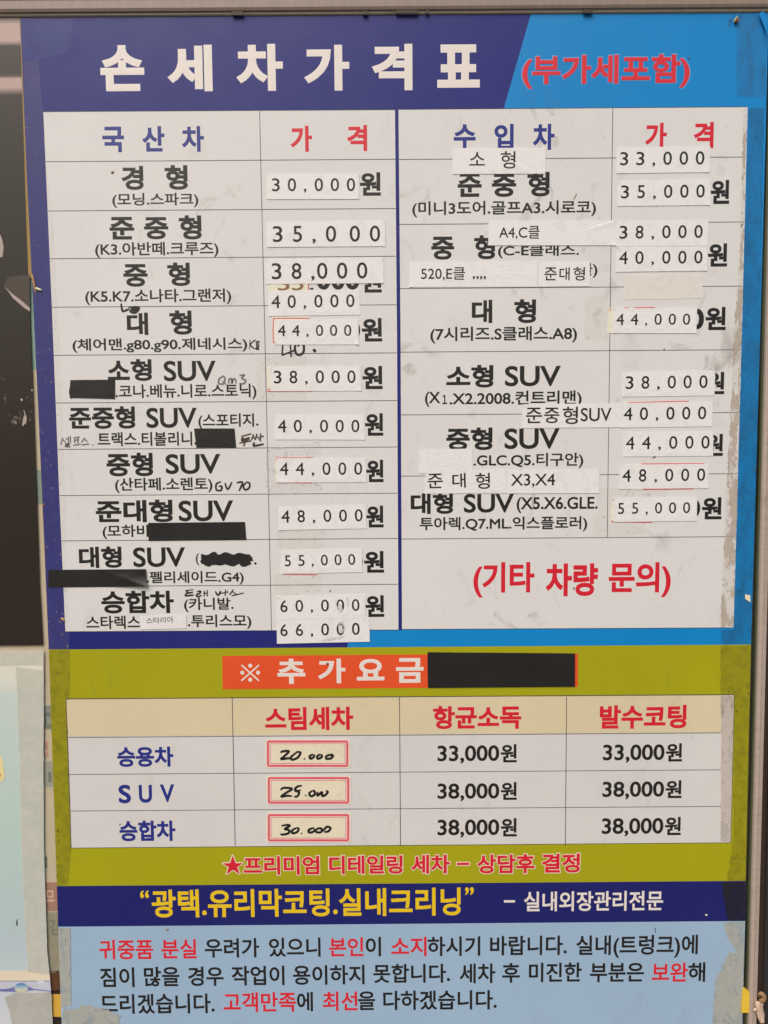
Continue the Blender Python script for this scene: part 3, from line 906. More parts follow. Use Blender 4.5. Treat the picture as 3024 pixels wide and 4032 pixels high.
def sticker(name, pts, mat=None, label="", cat="sticker", group="white stickers pasted over the price tables", h=HS, lift=1.0, curl=None, ext=(16, 4.5)):
    """thin paper, corners and edges a little off the board"""
    rs = random.Random(NSTK[0] * 7 + 3)
    NSTK[0] += 1
    h = h + (NSTK[0] % 7) * .00003
    A, B, C_, D = [Vector(p) for p in pts]
    NX, NY = 32, 9
    lifts = curl or [max(0, rs.gauss(.25, .5)) * .0007 * lift for _ in range(4)]
    V = []
    for j in range(NY + 1):
        for i in range(NX + 1):
            u, v = i / NX, j / NY
            p = A.lerp(B, u).lerp(D.lerp(C_, u), v)
            hz = h + .00002 * sin(i * 1.7 + NSTK[0]) * sin(j * 2.1)
            for cu, cv, lf in ((0, 0, lifts[0]), (1, 0, lifts[1]), (1, 1, lifts[2]), (0, 1, lifts[3])):
                d = max(abs(u - cu) * ext[0], abs(v - cv) * ext[1])
                if d < 1:
                    hz += lf * (1 - d) ** 2
            V.append(at(p.x, p.y, hz))
    n = len(V)
    Fc = []
    for j in range(NY):
        for i in range(NX):
            a = j * (NX + 1) + i
            Fc.append([a, a + NX + 1, a + NX + 2, a + 1])
    ring = [i for i in range(NX + 1)] + [j * (NX + 1) + NX for j in range(1, NY + 1)] + [NY * (NX + 1) + i for i in range(NX - 1, -1, -1)] + [j * (NX + 1) for j in range(NY - 1, 0, -1)]
    m = len(ring)
    for i in ring:
        V.append(Vector((V[i].x, V[i].y + .00035, V[i].z)))
    for k in range(m):
        Fc.append([ring[k], ring[(k + 1) % m], n + (k + 1) % m, n + k])
    Fc.append([n + k for k in range(m)])
    o = link(name, V, Fc, mat or M_PAPER)
    props(o, label, cat, group)
    d = at(*pts[1]) - at(*pts[0])
    return o, math.atan2(d.z, d.x), h


FR = [0, .214, .39, .572, .786, 1.0]
DW = {'0': .64, '3': .60, '4': .68, '5': .56, '6': .60, '8': .60}


def price(n_, reg, corners, x0, x1, y0, y1, y1l, label, fr=FR, ghost=None, r=.006):
    """sticker with a spaced price; y0,y1 = first digit, y1l = foot of the last digit"""
    o, rot, h = sticker("price_sticker", quad(reg, *corners), label=label)
    hh = h + .00012
    if ghost:
        g = Letters(hh - .00004, rot)
        for it in ghost:
            g.put(*it)
        g.done(o, I_GHOST, "faint_lettering")
    L_ = Letters(hh, rot)
    hgt = y1 - y0
    c0, c1 = x0 + hgt * .30, x1 - hgt * .32
    for k, ch in enumerate(n_):
        cx = c0 + (c1 - c0) * fr[k]
        yb = y1 + (y1l - y1) * fr[k]
        if ch == ',':
            L_.put(ch, reg, cx - hgt * .105, yb - hgt * .20, cx + hgt * .105, yb + hgt * .11, r + .012)
        else:
            w_ = DW[ch] * hgt
            L_.put(ch, reg, cx - w_ / 2, yb - hgt, cx + w_ / 2, yb, r)
    L_.done(o, I_BLACK)
    return o


def gh(reg, x0, y0, y1, w=150, n=3, step=155):
    return [("0", reg, x0 + k * step, y0, x0 + k * step + w, y1, .04) for k in range(n)]


# older slips peeking out below the newer stickers
def slip(reg, corners, label, red=(), mat=None):
    o, rot, h = sticker("paper_slip", quad(reg, *corners), mat or M_OLDP, label, "paper slip", "older slips under the stickers", HS - .0003, 0)
    for a in red:
        A, B = P(reg, a[0], a[1]), P(reg, a[2], a[3])
        f = at(*A, h + .0001), at(*B, h + .0001)
        d = (f[1] - f[0]).normalized()
        n = Vector((-d.z, 0, d.x)) * .0005
        link("red_border", [f[0] + n, f[0] - n, f[1] - n, f[1] + n], [[0, 1, 2, 3]], I_RED, o)
    return o


slip('d1', (140, 522, 400, 518, 400, 780, 142, 788), "cream slip edge beside the 30,000 sticker")
s35 = slip('d2', (152, 60, 598, 56, 596, 275, 152, 280), "cream slip with cut off brown digits between 38,000 and 40,000", [(591, 100, 591, 262)])
Letters(HS - .0001).put("3", 'd2', 258, 110, 386, 259, .004).put("5", 'd2', 413, 110, 538, 258, .004).done(s35, I_BROWN)
slip('d2', (205, 548, 604, 544, 604, 832, 207, 826), "old slip with red rim behind the domestic 44,000 under 40,000", [(215, 562, 604, 562), (213, 560, 207, 690), (208, 690, 212, 822), (210, 822, 235, 824)])
slip('d2', (142, 1090, 600, 1085, 600, 1356, 145, 1358), "cream slip with red foot behind the 38,000 with tape wrinkles", [(145, 1338, 182, 1337), (145, 1356, 640, 1354)])
slip('d3', (233, 562, 640, 560, 640, 834, 235, 830), "narrow red edged slip behind the domestic 44,000 below 40,000", [(234, 577, 250, 577), (240, 561, 640, 560), (245, 829, 640, 833)])
slip('d6', (268, 458, 700, 448, 700, 724, 252, 726), "torn old slip sticking out beside the imported 44,000 next to a cut off zero", [(272, 478, 300, 464), (440, 448, 490, 447), (540, 447, 768, 445)])
slip('d6', (430, 1468, 1145, 1464, 1145, 1600, 430, 1600), "red edged slip peeking above the lower imported 40,000", [(470, 1480, 1140, 1464)])
slip('d7', (500, 628, 1322, 616, 1300, 895, 520, 912), "red rimmed slip showing above and below the imported 48,000", [(620, 627, 1315, 622), (640, 904, 1190, 897)])
slip('d7', (310, 1004, 738, 1000, 740, 1266, 292, 1262), "cream slip with red rim behind the imported 55,000", [(310, 1018, 330, 1017), (293, 1251, 330, 1250), (325, 1258, 740, 1262)])
slip('d4', (292, 300, 690, 300, 692, 448, 294, 440), "thin slip edge below the domestic 55,000", [(320, 443, 690, 449)])

price("30,000", 'd1', (152, 507, 1145, 506, 1144, 785, 150, 787), 195, 1101, 558, 700, 698, "white sticker reading 30,000 in the first row of the domestic table")
price("35,000", 'd1', (138, 1035, 1428, 1020, 1430, 1298, 142, 1308), 205, 1373, 1078, 1253, 1248, "wide white sticker reading 35,000, largest digits, second domestic row", [0, .204, .374, .548, .793, 1])
price("38,000", 'd1', (124, 1437, 1412, 1420, 1412, 1699, 130, 1711), 192, 1234, 1482, 1659, 1650, "wide white sticker reading 38,000 with big digits above cut off numbers", [0, .234, .425, .534, .766, 1])
price("40,000", 'd2', (152, 262, 1150, 250, 1153, 524, 158, 538), 195, 1094, 312, 452, 440, "white sticker reading 40,000 just below the wide 38,000", ghost=gh('d2', 670, 380, 505))
price("44,000", 'd2', (227, 573, 1138, 573, 1139, 848, 230, 850), 265, 1060, 633, 757, 756, "white sticker reading 44,000 above the handwritten 40", ghost=gh('d2', 660, 600, 800))
price("38,000", 'd2', (175, 1085, 1167, 1078, 1170, 1352, 180, 1355), 215, 1106, 1132, 1272, 1268, "white sticker reading 38,000 in the domestic small SUV row", ghost=gh('d2', 690, 1105, 1320))
price("40,000", 'd3', (225, 95, 1203, 97, 1208, 365, 230, 362), 265, 1148, 145, 282, 283, "white sticker reading 40,000 between the domestic 38,000 and 44,000", ghost=gh('d3', 730, 110, 305))
price("44,000", 'd3', (248, 562, 1218, 562, 1222, 826, 252, 830), 287, 1178, 612, 748, 746, "white sticker reading 44,000 in the domestic mid SUV row", ghost=gh('d3', 735, 620, 815) + [("40", 'd3', 370, 640, 590, 815, .02)])
price("48,000", 'd3', (262, 1090, 1220, 1070, 1224, 1330, 268, 1348), 303, 1183, 1132, 1266, 1253, "white sticker reading 48,000 above the domestic 55,000", ghost=gh('d3', 735, 1100, 1310))
price("55,000", 'd4', (290, 183, 1176, 165, 1182, 422, 294, 442), 332, 1102, 240, 360, 344, "white sticker reading 55,000 above the 60,000", ghost=gh('d4', 705, 215, 405) + [("50", 'd4', 360, 235, 640, 425, .03)])
price("60,000", 'd4', (246, 682, 1212, 665, 1212, 922, 248, 940), 287, 1149, 727, 858, 846, "white sticker reading 60,000 in the van row", ghost=gh('d4', 735, 700, 895) + [("60", 'd4', 370, 730, 620, 920, .03)])
price("66,000", 'd4', (248, 941, 1256, 923, 1260, 1180, 250, 1202), 287, 1151, 988, 1120, 1106, "white sticker reading 66,000 hanging over the navy border")
price("33,000", 'd5', (356, 222, 1376, 210, 1364, 493, 350, 505), 392, 1309, 272, 418, 409, "white sticker reading 33,000 at the head of the imported prices")
price("35,000", 'd5', (362, 585, 1378, 568, 1370, 850, 360, 862), 402, 1313, 635, 778, 768, "white sticker reading 35,000 below the 33,000")
price("38,000", 'd5', (350, 1025, 1355, 1012, 1342, 1294, 346, 1297), 386, 1291, 1075, 1217, 1208, "white sticker reading 38,000 joined to the sticker A4,C")
price("40,000", 'd5', (346, 1299, 1342, 1298, 1340, 1565, 344, 1578), 386, 1289, 1353, 1493, 1486, "white sticker reading 40,000 directly under the imported 38,000")
price("44,000", 'd6', (318, 450, 1230, 450, 1222, 725, 314, 725), 356, 1154, 512, 636, 634, "white sticker reading 44,000 in the imported large row, slip showing", ghost=gh('d6', 760, 480, 690) + [("55", 'd6', 430, 500, 700, 690, .03)])
price("38,000", 'd6', (416, 1148, 1427, 1132, 1420, 1403, 413, 1417), 453, 1344, 1192, 1333, 1322, "white sticker reading 38,000 over a half hidden black character", ghost=gh('d6', 830, 1160, 1385) + [("35", 'd6', 450, 1165, 720, 1385, .04)])
price("40,000", 'd6', (415, 1482, 1402, 1472, 1393, 1739, 415, 1753), 437, 1329, 1533, 1672, 1661, "white sticker reading 40,000 beside the sticker ending in SUV")
price("44,000", 'd7', (427, 282, 1408, 270, 1404, 540, 420, 548), 460, 1366, 328, 468, 460, "white sticker reading 44,000 above the imported 48,000", ghost=gh('d7', 830, 315, 530) + [("40", 'd7', 450, 320, 760, 530, .04)])
price("48,000", 'd7', (384, 635, 1360, 625, 1348, 890, 380, 902), 422, 1318, 685, 822, 812, "white sticker reading 48,000 with red rims above and below", ghost=[("44.000", 'd7', 500, 660, 1240, 870, .012)])
price("55,000", 'd7', (328, 995, 1232, 985, 1226, 1247, 324, 1260), 366, 1154, 1052, 1173, 1163, "white sticker reading 55,000 above the red inquiry line", ghost=gh('d7', 760, 1020, 1230) + [("50", 'd7', 410, 1040, 680, 1240, .03)])


def words(reg, corners, items, label, ghost=None, mat=None):
    o, rot, h = sticker("word_sticker", quad(reg, *corners), mat, label)
    if ghost:
        g = Letters(h + .00008, rot)
        for it in ghost:
            g.put(*it)
        g.done(o, I_GHOST, "faint_lettering")
    if items:
        L_ = Letters(h + .00012, rot)
        for it in items:
            L_.put(*it)
        L_.done(o, I_BLACK)
    return o


words('c2', (297, 640, 699, 638, 697, 750, 296, 752), [("소", 'c2', 369, 657, 436, 715, .006), ("형", 'c2', 504, 653, 568, 728, .006)], "white two character sticker just below the imported heading")
words('c2', (452, 953, 1003, 953, 1002, 1060, 450, 1060), [("A4,C클", 'd8', 865, 212, 1244, 338, .006)], "long white sticker reading A4,C")
words('d8', (30, 546, 1225, 543, 1222, 780, 28, 783), [("520,E클", 'd8', 137, 598, 548, 722, .006), (",,,,", 'd8', 618, 680, 744, 713, .012)], "long white sticker reading 520,E followed by four commas", [("A5~A", 'd8', 800, 600, 1180, 700, .03)])
words('c4', (666, 25, 889, 25, 889, 130, 665, 133), [("준", 'c4', 693, 49, 747, 105, .008), ("대", 'c4', 758, 49, 802, 105, .008), ("형", 'c4', 818, 47, 868, 106, .008)], "small white sticker of three characters beside the 520,E sticker")
words('c4', (598, 640, 1030, 636, 1030, 740, 597, 744), [("준", 'c4', 613, 655, 682, 722, .010), ("중", 'c4', 692, 655, 758, 722, .010), ("형", 'c4', 772, 651, 838, 726, .010), ("SUV", 'c4', 850, 656, 983, 714, .008)], "white sticker of three characters and SUV beside 40,000")
words('c4', (152, 836, 382, 832, 382, 937, 150, 939), [], "blank white sticker with faint letters showing through", [("(X3.X4", 'c4', 168, 860, 372, 922, .02)])
words('c4', (177, 932, 528, 922, 528, 1024, 175, 1027), [("준", 'c4', 188, 940, 254, 1003, .010), ("대", 'c4', 295, 938, 353, 1001, .010), ("형", 'c4', 395, 937, 458, 1006, .010)], "white sticker of three widely spaced characters beside X3,X4", [("형", 'c4', 430, 940, 520, 1015, .03)])
words('c4', (529, 925, 931, 921, 930, 1025, 529, 1026), [("X3,X4", 'c4', 548, 941, 739, 1000, .008)], "white sticker reading X3,X4")
words('c5', (605, 450, 806, 443, 805, 503, 606, 508), [("스타리아", 'c5', 632, 454, 749, 481, .004)], "small white sticker with four tiny characters in the van row", [("타운", 'c5', 700, 455, 800, 500, .03)])
o, rot, h = sticker("paper_slip", [P('d6', 433, 88), P('d6', 1290, 78), P('d6', 1285, 345), P('d6', 435, 360)], paper("blank_cream_paper", (210, 206, 201)), "blank cream strip across a grid line below the imported 40,000", "paper slip", None, HS - .0003, 0)

# handwritten rounded labels with pink frames
def rrect(reg, x0, y0, x1, y1, r, n=5):
    out = []
    for cx, cy, a0 in ((x1 - r, y0 + r, -90), (x1 - r, y1 - r, 0), (x0 + r, y1 - r, 90), (x0 + r, y0 + r, 180)):
        for k in range(n):
            a = radians(a0 + 90 * k / (n - 1))
            out.append(P(reg, cx + r * cos(a), cy + r * sin(a)))
    return out


def ring(reg, x0, y0, x1, y1, r, wd, h, mat, parent):
    a = [at(*p, h) for p in rrect(reg, x0, y0, x1, y1, r)]
    b = [at(*p, h) for p in rrect(reg, x0 + wd, y0 + wd, x1 - wd, y1 - wd, max(.5, r - wd))]
    n = len(a)
    return link("pink_frame", a + b, [[i, n + i, n + (i + 1) % n, (i + 1) % n] for i in range(n)], mat, parent)


HW = {
    '20': [(1212, 1040, 1222, 1034, 1248, 1034, 1225, 1058, 1215, 1068, 1245, 1064, 1258, 1066), (1285, 1036, 1258, 1058, 1262, 1070, 1285, 1062, 1298, 1040, 1280, 1036), (1312, 1066, 1318, 1068),
           (1352, 1046, 1338, 1056, 1342, 1066, 1356, 1058, 1356, 1046), (1385, 1046, 1370, 1056, 1374, 1066, 1390, 1058, 1388, 1046), (1438, 1046, 1412, 1054, 1410, 1066, 1430, 1064, 1438, 1052, 1418, 1050)],
    '25': [(1212, 96, 1225, 86, 1262, 90, 1235, 108, 1215, 124, 1240, 120, 1262, 122), (1305, 76, 1282, 82, 1275, 98, 1292, 104, 1285, 122, 1270, 124), (1276, 98, 1300, 96), (1318, 118, 1324, 120),
           (1350, 98, 1336, 110, 1344, 122, 1360, 114, 1358, 100, 1350, 98), (1372, 102, 1372, 120, 1390, 104, 1392, 120, 1404, 118, 1416, 104, 1408, 98)],
    '30': [(1216, 250, 1240, 246, 1252, 250, 1230, 264, 1248, 268, 1246, 282, 1220, 288, 1212, 284), (1282, 258, 1262, 270, 1264, 282, 1284, 276, 1290, 262, 1282, 258), (1300, 282, 1306, 283),
           (1358, 258, 1336, 266, 1334, 278, 1352, 276, 1362, 262), (1362, 270, 1378, 260, 1392, 266, 1384, 278, 1366, 276, 1366, 266), (1394, 274, 1412, 254, 1428, 260, 1418, 274, 1400, 276)],
}
for key, reg, y0, y1, lab in [('20', 'c5', 981, 1106, "pink framed label handwritten 20.000 in the first charge row"), ('25', 'c7', 33, 159, "pink framed label handwritten 25.000 in the SUV charge row"), ('30', 'c7', 193, 322, "pink framed label handwritten 30.000 in the last charge row")]:
    dx = -4 if key == '20' else 0
    o = sheet("framed_label", rrect(reg, 1151 + dx, y0, 1517 + dx, y1, 12), HS, .0003, paper("label_stock", (222, 206, 194)))
    props(o, lab, "label", "framed handwritten labels")
    ring(reg, 1157 + dx, y0 + 6, 1509 + dx, y1 - 5, 9, 9, HS + .0001, I_PINK, o)
    ring(reg, 1170 + dx, y0 + 19, 1496 + dx, y1 - 18, 2, 2.5, HS + .0001, I_PINK, o)
    pen(HW[key], reg, 9.5, HS + .0002, I_BLACK, o)
    sheet("cream_insert", ragged(quad(reg, 1178 + dx, y0 + 24, 1486 + dx, y0 + 22, 1488 + dx, y1 - 24, 1180 + dx, y1 - 22), 12, 1.5), HS + .00012, .00005, paper("cream_insert_paper", (218, 208, 184)), o)

# black tape covering names
for reg, c, lab in [('c3', (303, 536, 497, 534, 497, 618, 301, 613), "short black tape patch hiding a name in the small SUV row"),
                    ('c3', (838, 745, 1013, 745, 1020, 828, 848, 828), "black tape patch beside the handwritten brown word"),
                    ('c5', (640, 47, 1058, 43, 1064, 121, 642, 125), "long black tape strip inside the white table, above the scribble"),
                    ('c5', (210, 250, 630, 247, 633, 322, 207, 326), "long black tape strip overlapping the navy border, one end curling"),
                    ('c6', (188, 606, 825, 611, 826, 678, 188, 684), "upper of two black tape strips on the orange banner"),
                    ('c6', (188, 682, 825, 678, 825, 755, 190, 760), "lower of two black tape strips on the orange banner")]:
    o, rot, h = sticker("black_tape", quad(reg, *c), M_TAPE, lab, "tape", "black tape strips over names", HS + (.0002 if 'lower' in lab else 0), .6,
                        [0, .002, .0055, 0] if 'curling' in lab else None, (2.2, 1.0) if 'curling' in lab else (16, 4.5))

# ------------------------------------------------------------------ clear tape and glue residue on the board
rs = random.Random(21)
CLEAR = film("clear_tape_film", (186, 176, 160), .56, .68, 120, .3, .03, None, .02, .022, .26)
CLEARD = film("grimy_tape_film", (136, 130, 34), .45, .62, 90, .4, .10, None, .05, .11, .85)
GLUE = film("brown_glue_residue", (196, 185, 172), .47, .53, 80, .4, .40, (1., 1, .35), .02, .07, .6, .85)
GLUEG = film("grey_green_residue", (180, 184, 178), .40, .48, 42, .6, .40, (1.2, 1, .8), .02, .30, .4, .86)
SHADE = film("dusty_tape_film", (40, 104, 140), .42, .66, 60, .4, .16, (1, 1, .5), .05, .10, .3)


def tape(pts, mat, label, amp=1.5, step=24, h=HT, name="clear_tape", cat="tape", group=None):
    o = sheet(name, ragged(pts, step, amp, rs) if amp else pts, h, .0001, mat)
    props(o, label, cat, group)
    return o


tape([(82, 74), (284, 74), (283, 190), (262, 210), (150, 236), (90, 232)], film("corner_tape_film", (60, 88, 170), .45, .66, 40, .6, .14, None, .03, .02, .1), "crumpled clear tape over the purple top corner", 1.5)
tape([(92, 238), (150, 236), (168, 440), (212, 940), (226, 1200), (246, 1640), (262, 2100), (272, 2556), (191, 2556), (150, 1600), (106, 700)], CLEAR, "long clear tape along the navy border with specks caught below", 1.5)
tape([(192, 2559), (275, 2559), (276, 2752), (262, 2756), (272, 3000), (280, 3335), (268, 3486), (224, 3488), (207, 3000)], CLEARD, "grimy clear tape down the olive border", 1.5)
tape([(229, 3654), (276, 3654), (279, 3800), (281, 3962), (240, 3966), (236, 3850)], GLUEG, "grey dirty tape at the pale blue panel's edge, above the torn patch", 1.3, 15)
tape([P('l5', 790, 2020), P('l5', 935, 2030), P('l5', 1000, 1980), P('l5', 1220, 2010), P('l5', 1440, 2070), P('l5', 1500, 2110), P('l5', 1490, 2230), P('l5', 780, 2230)], GLUEG, "torn grey tape remnant under the notice text", 6, 10, HT + .0001, "glue_patch")
tape([P('r1', 1090, 470), P('r1', 1140, 230), P('r1', 1440, 215), P('r1', 1560, 560), P('r1', 1540, 1530), P('r1', 1100, 1490)], film("blue_corner_film", (48, 112, 152), .45, .66, 50, .5, .16, (1.5, 1, .7), .06, .07, .3), "dusty clear tape over the bright blue top corner", 2.5)
tape([P('r1', 1440, 205), P('r1', 1510, 170), P('r1', 1578, 300), P('r1', 1575, 560)], M_SKY, "folded blue corner flap at the board's top", 1, 20, .004, "corner_flap", "flap")
tape([(2947, 425), (3010, 425), (2988, 1500), (2972, 2000), (2956, 2536), (2890, 2536), (2889, 2478), (2916, 1500)], SHADE, "dusty clear tape on the bright blue border", 2)
tape([(2928, 425), (2942, 424), (2928, 1000), (2915, 1500), (2889, 2468), (2838, 2468), (2845, 2250), (2862, 1900), (2878, 1600), (2890, 1300), (2912, 1000)], GLUE, "brown glue residue with clean streaks along the white table's edge", 3, 11, HT, "glue_residue", "glue residue")
tape([(2840, 2480), (2890, 2480), (2890, 2537), (2840, 2537)], SHADE, "dusty tape piece crossing the blue band", 1.5)
tape([(2838, 2541), (2956, 2541), (2946, 3050), (2936, 3467), (2862, 3466), (2888, 3300), (2890, 2737), (2836, 2735)], CLEARD, "grimy clear tape down the olive border beside the post", 2.5)
tape([(2837, 2740), (2887, 2740), (2884, 3000), (2877, 3316), (2838, 3312), (2840, 2900)], film("grey_residue_right", (200, 192, 184), .40, .48, 60, .5, .40, (1, 1, .6), .05, .40, .3, .88), "grey glue residue on the charge table's edge", 1.6, 17, HT, "glue_residue", "glue residue")
tape([(2840, 3474), (2935, 3472), (2933, 3625), (2866, 3625)], film("dull_navy_film", (38, 34, 42), .3, .6, 20, .5, .3, None, .1, .3, .1), "dull tape over the navy strip's end", 1)
tape([P('r3', 900, 625), P('r3', 1218, 622), P('r3', 1205, 1085), P('r3', 1095, 1080), P('r3', 1000, 940), P('r3', 930, 830)], GLUEG, "upper torn tape patch on the pale blue panel", 4, 7, HT, "glue_patch")
tape([P('r3', 985, 1100), P('r3', 1208, 1102), P('r3', 1195, 1660), P('r3', 1175, 2260), P('r3', 705, 2260), P('r3', 760, 1550), P('r3', 880, 1280)], GLUEG, "large torn tape patch low on the pale blue panel", 4, 7, HT, "glue_patch")
# loose clear tape and its painted glints over the stickers
SHINE = film("painted_tape_shine", (248, 244, 236), .52, .60, 55, 1.2, .34, None, .1, .05, .05)  # whitish patches in the film colour paint the tape's bright gloss
tape(quad('d3', 130, 470, 440, 425, 735, 380, 728, 560, 735, 905, 470, 945, 170, 985, 120, 880), SHINE, "wrinkled clear tape with painted shine around the domestic 44,000", 1, 40, HT + .0001)
tape(quad('d3', 255, 1340, 770, 1345, 765, 1560, 240, 1560), CLEAR, "flat clear tape under the domestic 48,000 sticker", .8, 40, HT)
tape(quad('d4', 225, 440, 748, 430, 740, 690, 215, 690), CLEAR, "flat clear tape between the domestic 55,000 and 60,000", .8, 40, HT)
tape(quad('d2', 40, 990, 570, 950, 575, 1470, 180, 1470, 20, 1515), CLEAR, "clear tape patch around the domestic small SUV price", .8, 40, HT)
tape(quad('d7', 150, 890, 380, 885, 930, 900, 870, 1000, 665, 1290, 650, 1400, 105, 1410), CLEAR, "clear tape patch beside the imported 55,000", .8, 40, HT)
tape(quad('d6', 20, 330, 250, 310, 270, 480, 260, 800, 0, 800), CLEAR, "curved clear tape outline left of the imported 44,000", 1, 40, HT)
GLNT = film("painted_tape_glint", (255, 255, 252), .40, .52, 110, .8, .40, (1.2, 1, .6), .0, .25, 0)  # matt whitish veil, painted sky glints on the tape over the digits
for q_, lab_ in [((900, 800, 925, 770, 960, 775, 968, 860, 930, 870), "broad painted tape glint over a zero of 60,000"), ((1000, 700, 1030, 690, 1040, 760, 1030, 820, 1010, 760), "thin painted glint streak between two zeros of 60,000"),
                 ((925, 960, 985, 950, 995, 1000, 975, 1080, 930, 1090, 915, 1020), "painted tape glint over a zero of 66,000"), ((720, 1172, 850, 1130, 960, 1112, 1000, 1120, 930, 1155, 820, 1168), "painted tape glint at the foot of 66,000")]:
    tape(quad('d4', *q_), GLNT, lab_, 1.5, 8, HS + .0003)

# ------------------------------------------------------------------ small things on and round the board
def blob(name, reg, x, y, rx_, rz_, dp, mat, label, cat, ang=0., h=H3, seg=9, parent=None, group=None):
    """small lumpy body lying on the board"""
    cx, cy = P(reg, x, y)
    c = at(cx, cy, h)
    rr = random.Random(int(cx * 7 + cy))
    V, Fc = [], []
    for j in range(4):
        f = [1., .86, .55, .0][j]
        hh = [0, .5, .85, 1.][j] * dp
        for i in range(seg):
            a = i * 2 * math.pi / seg
            k = f * rr.uniform(.85, 1.1)
            ex, ez = rx_ * k * cos(a), rz_ * k * sin(a)
            V.append(c + Vector((ex * cos(ang) - ez * sin(ang), -hh, ex * sin(ang) + ez * cos(ang))))
    for j in range(3):
        for i in range(seg):
            Fc.append([j * seg + i, j * seg + (i + 1) % seg, (j + 1) * seg + (i + 1) % seg, (j + 1) * seg + i])
    o = link(name, V, Fc, mat, parent, smooth=True)
    if label:
        props(o, label, cat, group)
    return o


MUD = ink("dried_mud", (116, 92, 58), .8)
STRAW = ink("dry_straw", (176, 142, 96), .7)
CHIP = ink("cream_chip", (222, 208, 178), .6)
DKW = ink("dark_husk", (58, 44, 30), .5)
for reg, x, y, a, b, lab in [('c1', 486, 745, .0022, .0016, "brown dried speck beside the first domestic row's heading"), ('d4', 800, 1421, .0020, .0018, "dried speck on the white letter of the orange banner"),
                             ('d4', 830, 626, .0010, .0014, "tiny speck above the 60,000 sticker"), ('d6', 870, 900, .0012, .0009, "dark speck on the grid line below the imported 44,000"),
                             ('c7', 518, 243, .0012, .0010, "tiny speck on the navy van lettering of the charge table"), ('r1', 350, 903, .0010, .0012, "dark dot beside the red closing bracket"),
                             ('l3', 545, 1225, .0020, .0016, "brown crumb at the navy border's outer edge"), ('c6', 820, 330, .0012, .0020, "small brown mark on the red inquiry lettering"),
                             ('c7', 722, 699, .0022, .0010, "grey crumb under the navy strip")]:
    blob("dried_speck", reg, x, y, a, b, .0008, MUD, lab, "speck", .4, group="dried specks on the board")
blob("pale_chip", 'r3', 620, 517, .0017, .0013, .0009, CHIP, "pale crumb low on the navy strip", "speck")
chip = sheet("paper_chip", quad('r2', 1226, 1342, 1306, 1362, 1307, 1468, 1228, 1415), .0014, .0004, CHIP)
props(chip, "torn cream paper chip on the bright blue border", "paper scrap")

# dead insect in the top corner: body, two wing cases, legs
ic = at(*P('r1', 1080, 310), H3)
bug = empty("dead_insect", ic)
props(bug, "dried dead insect stuck near the board's bright blue corner", "insect")
blob("body", 'r1', 1088, 330, .0042, .0019, .003, DKW, None, None, radians(58), .001, 10, bug)
blob("wing", 'r1', 1078, 300, .0047, .0013, .0016, ink("husk_yellow", (176, 158, 84), .5), None, None, radians(60), .0036, 10, bug)
blob("wing", 'r1', 1112, 318, .0036, .0012, .0016, ink("husk_rust", (128, 74, 54), .5), None, None, radians(66), .003, 10, bug)
for pts in [(1060, 250, 1055, 200), (1030, 290, 985, 300, 970, 320), (1020, 300, 990, 340, 980, 410), (1130, 250, 1152, 232)]:
    v, f = stroke([P('r1', pts[i], pts[i + 1]) for i in range(0, len(pts), 2)], 2.2, .0016)
    link("leg", v, f, DKW, bug)

# dry husks on the left border
tw = empty("dry_husk", at(*P('l2', 430, 700), H3))
props(tw, "dry straw husk caught on the navy border's outer edge", "husk")
blob("stalk", 'l2', 425, 690, .0125, .0016, .002, STRAW, None, None, radians(-82), .001, 9, tw)
blob("seed", 'l2', 480, 755, .0052, .0017, .002, CHIP, None, None, radians(-20), .001, 9, tw)
v, f = stroke([P('l2', 392, 708), P('l2', 412, 710)], 3, .0018)
link("bristle", v, f, DKW, tw)
hk = blob("dry_husk", 'l4', 785, 122, .0035, .0018, .0012, STRAW, "small straw husk where the navy border meets the white table", "husk", radians(-35))
for pts, lab in [([(2, 1238, 770), (2, 1225, 830)], "short dark bristle near the imported second heading")]:
    v, f = stroke([P('c2', 832, 838), P('c2', 820, 862)], 5, H3)
    o = link("bristle", v, f, MUD)
    props(o, "brown bristle beside the bracketed imported names", "bristle")
v, f = stroke([P('c8', 1172, 690), P('c8', 1173, 714)], 3.5, H3)
o = link("bristle", v, f, I_BLACK)
props(o, "thin dark bristle above the notice's last words", "bristle")

# yellow clip at the lower corner and a rag tied to the post
t = NT("yellow_plastic"); t.b.inputs['Base Color'].default_value = (*lin((224, 184, 60), 1.2), 1); t.b.inputs['Roughness'].default_value = .4
yc = sheet("yellow_clip", [(2926, 3897), (2938, 3899), (2950, 3906), (2952, 3918), (2950, 3988), (2920, 3988), (2922, 3940)], .003, .007, t.m)
props(yc, "yellow plastic clip gripping the board's lower corner", "clip")
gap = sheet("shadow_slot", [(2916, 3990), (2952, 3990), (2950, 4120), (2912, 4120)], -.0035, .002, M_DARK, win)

rag = empty("tied_rag", at(2995, 3975, .006))
props(rag, "knotted scrap of pale rag tied at the window post", "rag")
RAG = paper("rag_cloth", (206, 180, 158), .8)
RAGD = paper("rag_cloth_dirty", (150, 116, 84), .8)


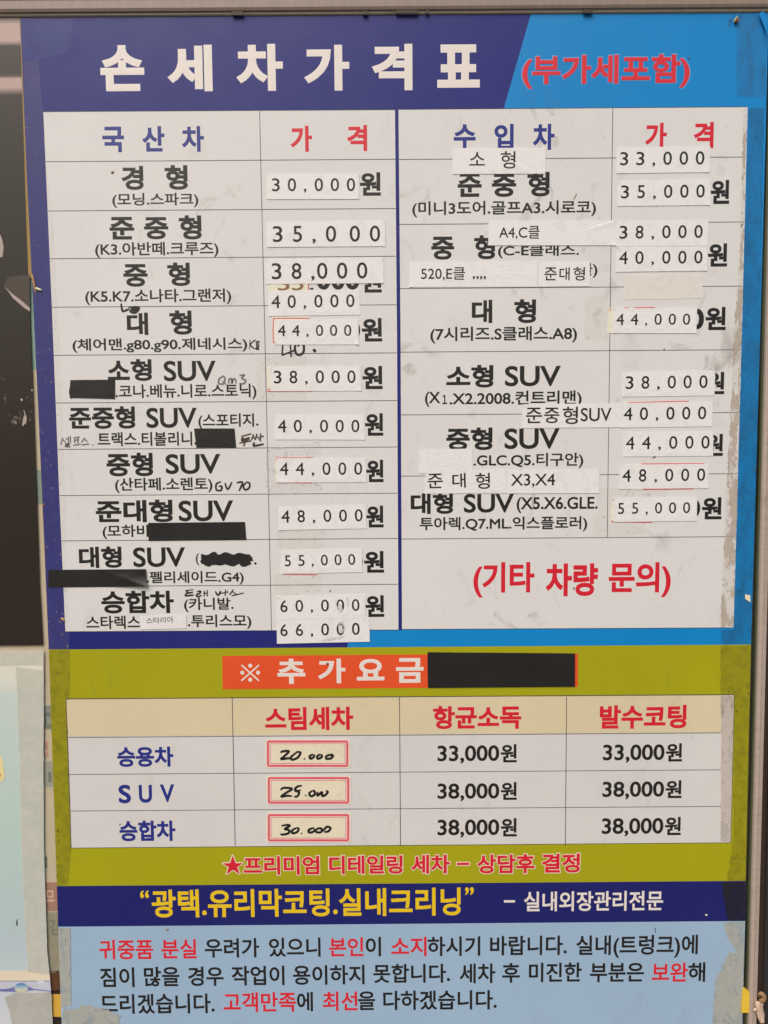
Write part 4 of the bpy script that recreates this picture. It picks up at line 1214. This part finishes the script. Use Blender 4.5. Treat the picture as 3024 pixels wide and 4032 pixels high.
def rope(name, pts, rad, mat, parent):
    """a twisted strand through (x, y, out) photo points"""
    C = [at(x, y, h) for x, y, h in pts]
    Q = []
    for i in range(len(C) - 1):
        p0, p1, p2, p3 = C[max(i - 1, 0)], C[i], C[i + 1], C[min(i + 2, len(C) - 1)]
        for k in range(4):
            t = k / 4
            Q.append(.5 * ((2 * p1) + (p2 - p0) * t + (2 * p0 - 5 * p1 + 4 * p2 - p3) * t * t + (3 * p1 - p0 - 3 * p2 + p3) * t ** 3))
    Q.append(C[-1])
    V, Fc, S = [], [], 8
    for i, p in enumerate(Q):
        d = (Q[min(i + 1, len(Q) - 1)] - Q[max(0, i - 1)]).normalized()
        s = d.cross(Vector((0, 1, 0))).normalized()
        u = d.cross(s)
        for k in range(S):
            a = k * 2 * math.pi / S + i * .5
            r = rad * (1 + .45 * cos(2 * k * 2 * math.pi / S + i)) * (1 if 0 < i < len(Q) - 1 else .5)
            V.append(p + s * r * cos(a) + u * r * sin(a))
    for i in range(len(Q) - 1):
        for k in range(S):
            Fc.append([i * S + k, i * S + (k + 1) % S, (i + 1) * S + (k + 1) % S, (i + 1) * S + k])
    Fc += [list(range(S))[::-1], [(len(Q) - 1) * S + k for k in range(S)]]
    return link(name, V, Fc, mat, parent, smooth=True)


rope("knot", [P('r3', 1440, 1780) + (.004,), P('r3', 1470, 1740) + (.008,), P('r3', 1520, 1790) + (.008,), P('r3', 1500, 1850) + (.008,), P('r3', 1440, 1850) + (.006,)], .0024, RAGD, rag)
rope("strand", [P('r3', 1430, 1860) + (.007,), P('r3', 1420, 1930) + (.008,), P('r3', 1450, 2010) + (.007,), P('r3', 1480, 2100) + (.006,), P('r3', 1490, 2200) + (.006,)], .0026, RAG, rag)
rope("strand", [P('r3', 1480, 1880) + (.006,), P('r3', 1470, 1960) + (.005,), P('r3', 1490, 2040) + (.005,), P('r3', 1500, 2110) + (.004,)], .0020, RAG, rag)
rope("strand", [P('r3', 1430, 1950) + (.007,), P('r3', 1390, 1990) + (.008,), P('r3', 1350, 1990) + (.008,)], .0015, RAG, rag)
rope("strand", [P('r3', 1420, 2010) + (.007,), P('r3', 1440, 2100) + (.007,), P('r3', 1455, 2150) + (.006,)], .0015, RAG, rag)

bpy.data.objects.remove(_dob)
bpy.data.curves.remove(_dummy)
